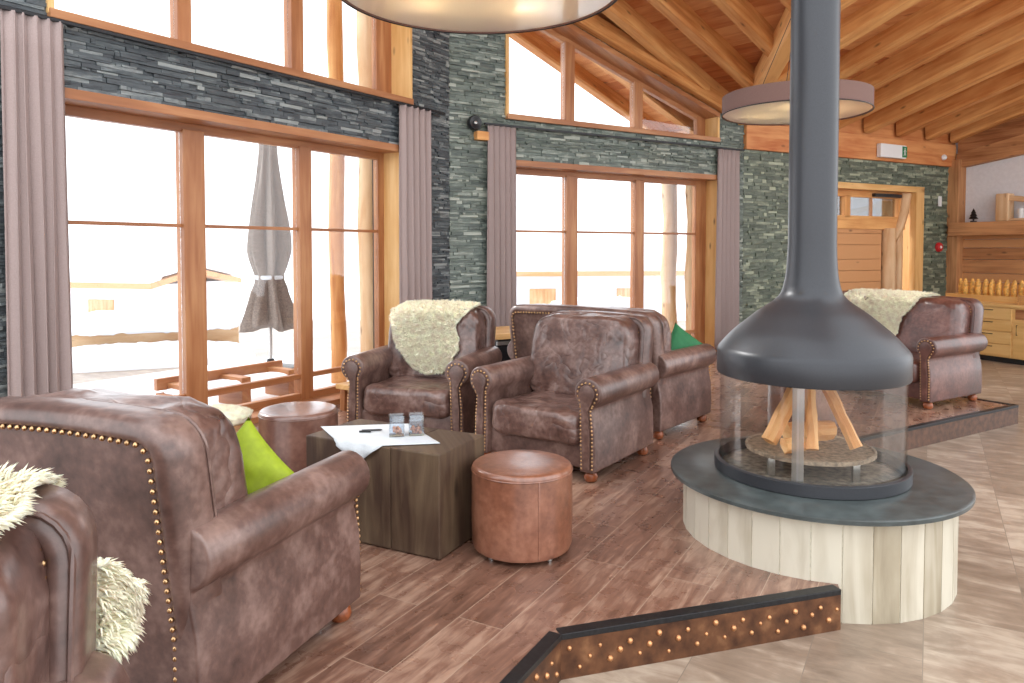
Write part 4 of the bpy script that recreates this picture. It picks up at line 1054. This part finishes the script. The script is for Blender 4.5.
def tray(x0, x1, y0, y1, z0, hgt, mat, nm, lab, cat, grp=None):
    c = ((x0 + x1) / 2, (y0 + y1) / 2); root = empty(nm, cpt(c[0], c[1], z0), ca, label=lab, cat=cat, group=grp)
    a, b = (x1 - x0) / 2, (y1 - y0) / 2
    mb = MB(); mb.box(-a, a, -b, b, 0, .015, .6)
    mb.build('tray_bottom', mat, root, smooth=0)
    mb = MB(); mb.box(-a, a, -b, -b + .015, 0, hgt, .6); mb.box(-a, a, b - .015, b, 0, hgt, .6); mb.box(-a, -a + .015, -b, b, 0, hgt, .6); mb.box(a - .015, a, -b, b, 0, hgt, .6)
    mb.build('tray_rim', mat, root, smooth=0, bevel=.003); return root
tray(.62, 2.74, -.66, -.36, .845, .09, 'counter_wood', 'bread_tray', 'long wooden tray of bread loaves at the back of the serving counter', 'tray')
tray(1.02, 1.42, -.28, -.04, .845, .13, 'wicker', 'bread_basket', 'square wicker basket of rolls on the serving counter left of the other basket', 'basket', 'wicker baskets')
tray(.45, .90, -.28, -.04, .845, .08, 'wicker', 'bread_basket', 'shallow wicker basket on the serving counter at the right edge of the picture', 'basket', 'wicker baskets')
def loaf(): 
    mb = MB(); P = []
    for i in range(13):
        f = i / 12; r = .048 * math.sin(PI * min(max(f, .02), .98)) ** .45; P.append([(r * .98 * math.cos(2 * PI * j / 12), r * .85 * math.sin(2 * PI * j / 12) + .01 * math.sin(f * PI), f * .31) for j in range(12)])
    mb.grid(P, closed_v=True); mb.cap(P[0]); mb.cap(P[-1])
    return mb.build('bread_loaf', 'bread', None)
lf = loaf(); k = 0
for i in range(19):
    o = lf if i == 0 else lf.copy()
    if i: COL.objects.link(o)
    o.location = cpt(.72 + i * .105, -.51 + .03 * random.uniform(-1, 1), .865); o.rotation_euler = (0, 0, random.uniform(0, 6))
    tag(o, 'golden bread loaf standing upright in the row on the serving counter', 'bread', 'bread loaves in the tray')
rolls = None
for i in range(6):
    if rolls is None:
        mb = MB(); mb.ball((0, 0, 0), .05, 14, 8, sq=(1.1, .9, .75)); rolls = mb.build('bread_roll', 'bread', None); o = rolls
    else: o = rolls.copy(); COL.objects.link(o)
    o.location = cpt(1.09 + (i % 3) * .12, -.21 + .10 * (i // 3), .91); o.rotation_euler = (0, 0, 0)
    tag(o, 'round golden bread roll heaped in the square wicker basket', 'bread', 'bread rolls in the basket')
# things on the ledge
mb = MB(); mb.lathe([(.05, 0), (.05, .02), (.015, .025), (.015, .05), (.075, .055), (.04, .10), (.058, .105), (.03, .15), (.04, .155), (.001, .24)], seg=16, capt=False)
q = W4.p(.46, 1.935, -.2); o = mb.build('tree_figurine', 'steel', None); o.location = q; tag(o, 'small dark tree-shaped figurine on the wooden ledge', 'figurine')
q = W4.p(1.22, 1.935, -.18); lc = empty('log_lantern', q, math.atan2(W4.d.y, W4.d.x), label='rustic wooden candle rack on the ledge at the right edge', cat='candle rack')
mb = MB(); mb.box(-.36, -.16, -.1, .1, 0, .46, .8); mb.build('upright_log', 'log_wood', lc, smooth=0, bevel=.02, segs=2)
mb = MB(); mb.obox((-.18, -.06, .34), (.75, 0, -.12), (0, .12, 0), (0, 0, .09), .7); mb.box(-.2, .55, -.08, .08, 0, .04, .6); mb.build('cross_log', 'log_wood', lc, smooth=0, bevel=.012)
for k in range(3):
    mb = MB(); mb.lathe([(.045, 0), (.045, .16), (.02, .165), (.001, .165)], seg=20, capt=False); o = mb.build('candle', 'white', None); p = W4.p(1.22 + .0 + k * .14, 1.976, -.18); o.location = p
    tag(o, ['white candle nearest the upright log of the rack on the ledge', 'middle white candle of the rack on the ledge', 'white candle farthest right on the ledge rack'][k], 'candle', 'white candles')

# table in the back corner and low bench by the window
sd = empty('side_table', (.08, 7.45, 0), math.radians(31), label='wooden side table in the corner between the fleece armchair and the sofa', cat='table')
mb = MB(); mb.box(-.45, .45, -.3, .3, .60, .655, .6); mb.build('tabletop', 'pale_wood', sd, smooth=0, bevel=.006)
mb = MB(); mb.box(-.40, .40, -.24, .26, .03, .60, .5); mb.build('dark_cabinet', 'black', sd, smooth=0, bevel=.006)
mb = MB(); mb.box(-.41, .41, -.255, -.24, .54, .575, .5); mb.build('metal_strip', 'alu', sd, smooth=0)
p = V((.10, 7.30, .655)); mb = MB(); mb.lathe([(.07, 0), (.075, .006), (.03, .010), (.028, .03), (.001, .03)], seg=20, capt=False); o = mb.build('ashtray', 'white', None); o.location = p; tag(o, 'small white dish on the corner side table', 'dish')
lb = empty('window_bench', W1.p(1.75, 0, -.42), math.atan2(W1.d.y, W1.d.x), label='low wooden bench by the window between the mocha ottoman and the fleece armchair', cat='bench')
mb = MB(); mb.box(-.42, .42, -.17, .17, .20, .245, .8); mb.build('bench_top', 'pale_wood', lb, smooth=0, bevel=.005)
for sx in (-.36, .36):
    for sy in (-.12, .12): mb = MB(); mb.box(sx - .03, sx + .03, sy - .03, sy + .03, 0, .2, .5); mb.build('leg', 'frame_wood', lb, smooth=0, bevel=.004)

# ------------------------------------------------------------------ outdoors
mb = MB(); P = []
for i in range(31):
    row = []
    for j in range(31):
        x = -45 + 90 * i / 30; y = 2 + 70 * j / 30; q = V((x, y, 0)); d1_ = (q - W1.o).dot(W1.n); d2_ = (q - W2.o).dot(W2.n); d = max(d1_, d2_)
        row.append((x, y, -.34 - .05 * max(0, d - 4) + .12 * noise.noise(V((x * .3, y * .3, 0)))))
    P.append(row)
mb.grid(P); tag(mb.build('snow_ground', 'snow', None, smooth=180, fix=False), kind='structure')
mb = MB(); mb.hexa([W1.p(-4, -.34, .4), W1.p(4.4, -.34, .4), W1.p(4.4, -.34, 3.4), W1.p(-4, -.34, 3.4), W1.p(-4, -.05, .4), W1.p(4.4, -.05, .4), W1.p(4.4, -.05, 3.4), W1.p(-4, -.05, 3.4)]); tag(mb.build('snow_terrace', 'snow', None, smooth=0, bevel=.03), kind='structure')
mb = MB(); mb.hexa([W2.p(0, -.34, .4), W2.p(5, -.34, .4), W2.p(5, -.34, 2.6), W2.p(0, -.34, 2.6), W2.p(0, -.05, .4), W2.p(5, -.05, .4), W2.p(5, -.05, 2.6), W2.p(0, -.05, 2.6)]); tag(mb.build('snow_terrace', 'snow', None, smooth=0, bevel=.03), kind='structure')
def out_at(px, d): return V(((px - 512) / 740 * d, d, 0))
def log_post(pos, r, label, tone, h=None):
    mb = MB(); ht = zL(pos.x, pos.y) + .3 - .06 if h is None else h
    pts = [V((0, 0, ht * k / 8)) + V((.015 * math.sin(k * 1.7), .012 * math.cos(k * 2.1), 0)) for k in range(9)]
    mb.tube(pts, [r * (1 + .06 * math.sin(k * 2.3)) for k in range(9)], 14, tone); o = mb.build('log_post', 'log_wood' if tone > .5 else 'beam_wood', None); o.location = (pos.x, pos.y, -.3)
    return tag(o, label, 'post', 'log posts outside')
log_post(V((-1.97, 8.35, 0)), .085, 'slender reddish log post outside the large left window', .4)
log_post(V((-1.55, 8.15, 0)), .13, 'thick pale knotty log post outside, right of the slender reddish one', .9)
log_post(V((2.52, 11.85, 0)), .12, 'orange-brown log post outside the back window', .6)
log_post(V((2.86, 11.75, 0)), .10, 'pale knotty log post outside the back window next to the curtain', .95)

# closed parasol
pa = empty('closed_parasol', (-2.98, 9.1, -.05), label='closed grey-beige parasol tied at its waist on the snowy terrace', cat='parasol')
mb = MB(); P = []
for i in range(25):
    f = i / 24; z = .55 + (2.80 - .55) * f; row = []
    if f < .30: r = .25 - .09 * smoothstep(.0, .26, f)
    else: r = .16 + .05 * smoothstep(.30, .42, f) - .12 * smoothstep(.42, 1, f)
    for j in range(64):
        a = 2 * PI * j / 64; rr = r * (1 + (.38 * math.cos(7 * a + math.sin(f * 3) * 1.5) + .1 * math.cos(19 * a + 3 * f)) * (1 - .4 * f) * (.45 if .24 < f < .30 else 1)); row.append((rr * math.cos(a), rr * math.sin(a), z + .05 * math.sin(3 * a) * (1 - f) ** 3))
    P.append(row)
mb.grid(P, closed_v=True); mb.cap(P[0]); mb.cap(P[-1]); mb.build('canopy', 'parasol', pa, smooth=180)
mb = MB(); mb.lathe([(.17, 1.14), (.178, 1.15), (.178, 1.18), (.17, 1.19)], seg=32, capb=False, capt=False); mb.build('tie_strap', 'cloth', pa)
mb = MB(); mb.tube([(0, 0, 0), (0, 0, 2.86)], .025, 12); mb.build('pole', 'alu', pa)
mb = MB(); mb.lathe([(.3, 0), (.3, .06), (.06, .09), (.04, .16)], seg=24); mb.build('base', 'steel', pa)
# terrace bench and tables under snow
def terrace_bench(t0, t1, out, label, back=True):
    c = W1.p((t0 + t1) / 2, -.05, out); root = empty('terrace_bench', c, math.atan2(W1.d.y, W1.d.x), label=label, cat='bench'); L = (t1 - t0) / 2
    mb = MB(); mb.box(-L, L, -.2, .2, .16, .20, .5); mb.build('bench_seat', 'frame_wood', root, smooth=0, bevel=.005)
    if back: mb = MB(); mb.box(-L, L, .17, .22, .22, .33, .3); mb.build('backrest', 'frame_wood', root, smooth=0, bevel=.005)
    for x in (-L + .15, 0, L - .15): mb = MB(); mb.box(x - .05, x + .05, -.17, .21, 0, .28 if back else .16, .5); mb.build('leg', 'frame_wood', root, smooth=0, bevel=.005)
    mb = MB(); puff(mb, 0, 0, .21, 2 * L * .96, .34, .07, .6, .3, .01, 4); mb.build('snow_cover', 'snow', root, smooth=180)
    return root
terrace_bench(.45, 1.85, .95, 'snow-covered wooden bench outside along the large left window')
# snowed-in huts
def hut(c, rz, L, D, hgt, rise, label, mat='old_wood'):
    root = empty('snowy_hut', c, rz, label=label, cat='hut', group='snow-covered huts outside')
    mb = MB(); mb.box(-L / 2, L / 2, -D / 2, D / 2, 0, hgt, .5); mb.build('rendered_wall', 'plaster', root, smooth=0)
    mb = MB(); e = .35; mb.hexa([(-L / 2 - e, -D / 2 - e, hgt - .08), (L / 2 + e, -D / 2 - e, hgt - .08), (L / 2 + e, 0, hgt + rise), (-L / 2 - e, 0, hgt + rise), (-L / 2 - e, -D / 2 - e, hgt + .06), (L / 2 + e, -D / 2 - e, hgt + .06), (L / 2 + e, 0, hgt + rise + .14), (-L / 2 - e, 0, hgt + rise + .14)], .6)
    mb.hexa([(-L / 2 - e, D / 2 + e, hgt - .08), (L / 2 + e, D / 2 + e, hgt - .08), (L / 2 + e, 0, hgt + rise), (-L / 2 - e, 0, hgt + rise), (-L / 2 - e, D / 2 + e, hgt + .06), (L / 2 + e, D / 2 + e, hgt + .06), (L / 2 + e, 0, hgt + rise + .14), (-L / 2 - e, 0, hgt + rise + .14)], .6); mb.build('roof', mat, root, smooth=0)
    mb = MB(); P = []
    for i in range(21):
        row = []
        for j in range(11):
            x = (-L / 2 - e * .9) + (L + 1.8 * e) * i / 20; y = (j / 10 - .5) * (D + 2 * e); f = 1 - abs(y) / (D / 2 + e); row.append((x, y, hgt + .06 + (rise + .1) * f + .28 * (1 if 0 < j < 10 else .1) + .05 * noise.noise(V((x, y, 3)))))
        P.append(row)
    mb.grid(P); base = [[(q[0], q[1], q[2] - .25) for q in r] for r in P]; o = mb.build('snow_layer', 'snow', root, smooth=180, fix=False)
    md = o.modifiers.new('t', 'SOLIDIFY'); md.thickness = .22; md.offset = -1
    for x in (-L * .25, L * .2):
        mb = MB(); mb.box(x - .4, x + .4, -D / 2 - .03, -D / 2, hgt * .35, hgt * .8, .3); mb.build('shutter', 'log_wood', root, smooth=0)
    return root
hut((-11.3, 21.0, -1.4), math.radians(-15), 5.0, 3, 1.95, .25, 'snow-covered hut seen through the left pane of the large window')
hut((2.2, 24, -1.6), math.radians(8), 6.0, 3, 2.35, .25, 'snow-covered hut seen through the back window')
# snow-capped low plank walls
def snow_wall(a, b, hgt, label):
    d = (b - a); L = d.length; root = empty('plank_wall', a, math.atan2(d.y, d.x), label=label, cat='low wall')
    mb = MB(); mb.box(0, L, -.06, .06, 0, hgt, .8); mb.build('plank_face', 'log_wood', root, smooth=0, bevel=.01)
    mb = MB(); puff(mb, L / 2, 0, hgt + .08, L * 1.03, .5, .30, .5, .3, .05, 2); mb.build('snow_cap', 'snow', root, smooth=180)
    mb = MB(); puff(mb, L / 2, -.5, hgt * .25, L * 1.2, 1.4, hgt * 1.0, .7, .4, .04, 5); mb.build('snow_drift', 'snow', root, smooth=180)
    return root
snow_wall(V((-6.6, 10.6, -.55)), V((-4.3, 11.6, -.55)), .85, 'low snow-capped plank wall outside the left pane of the large window')
snow_wall(V((.9, 15.2, -.7)), V((2.7, 15.9, -.7)), .9, 'low snow-capped plank wall outside the back window')
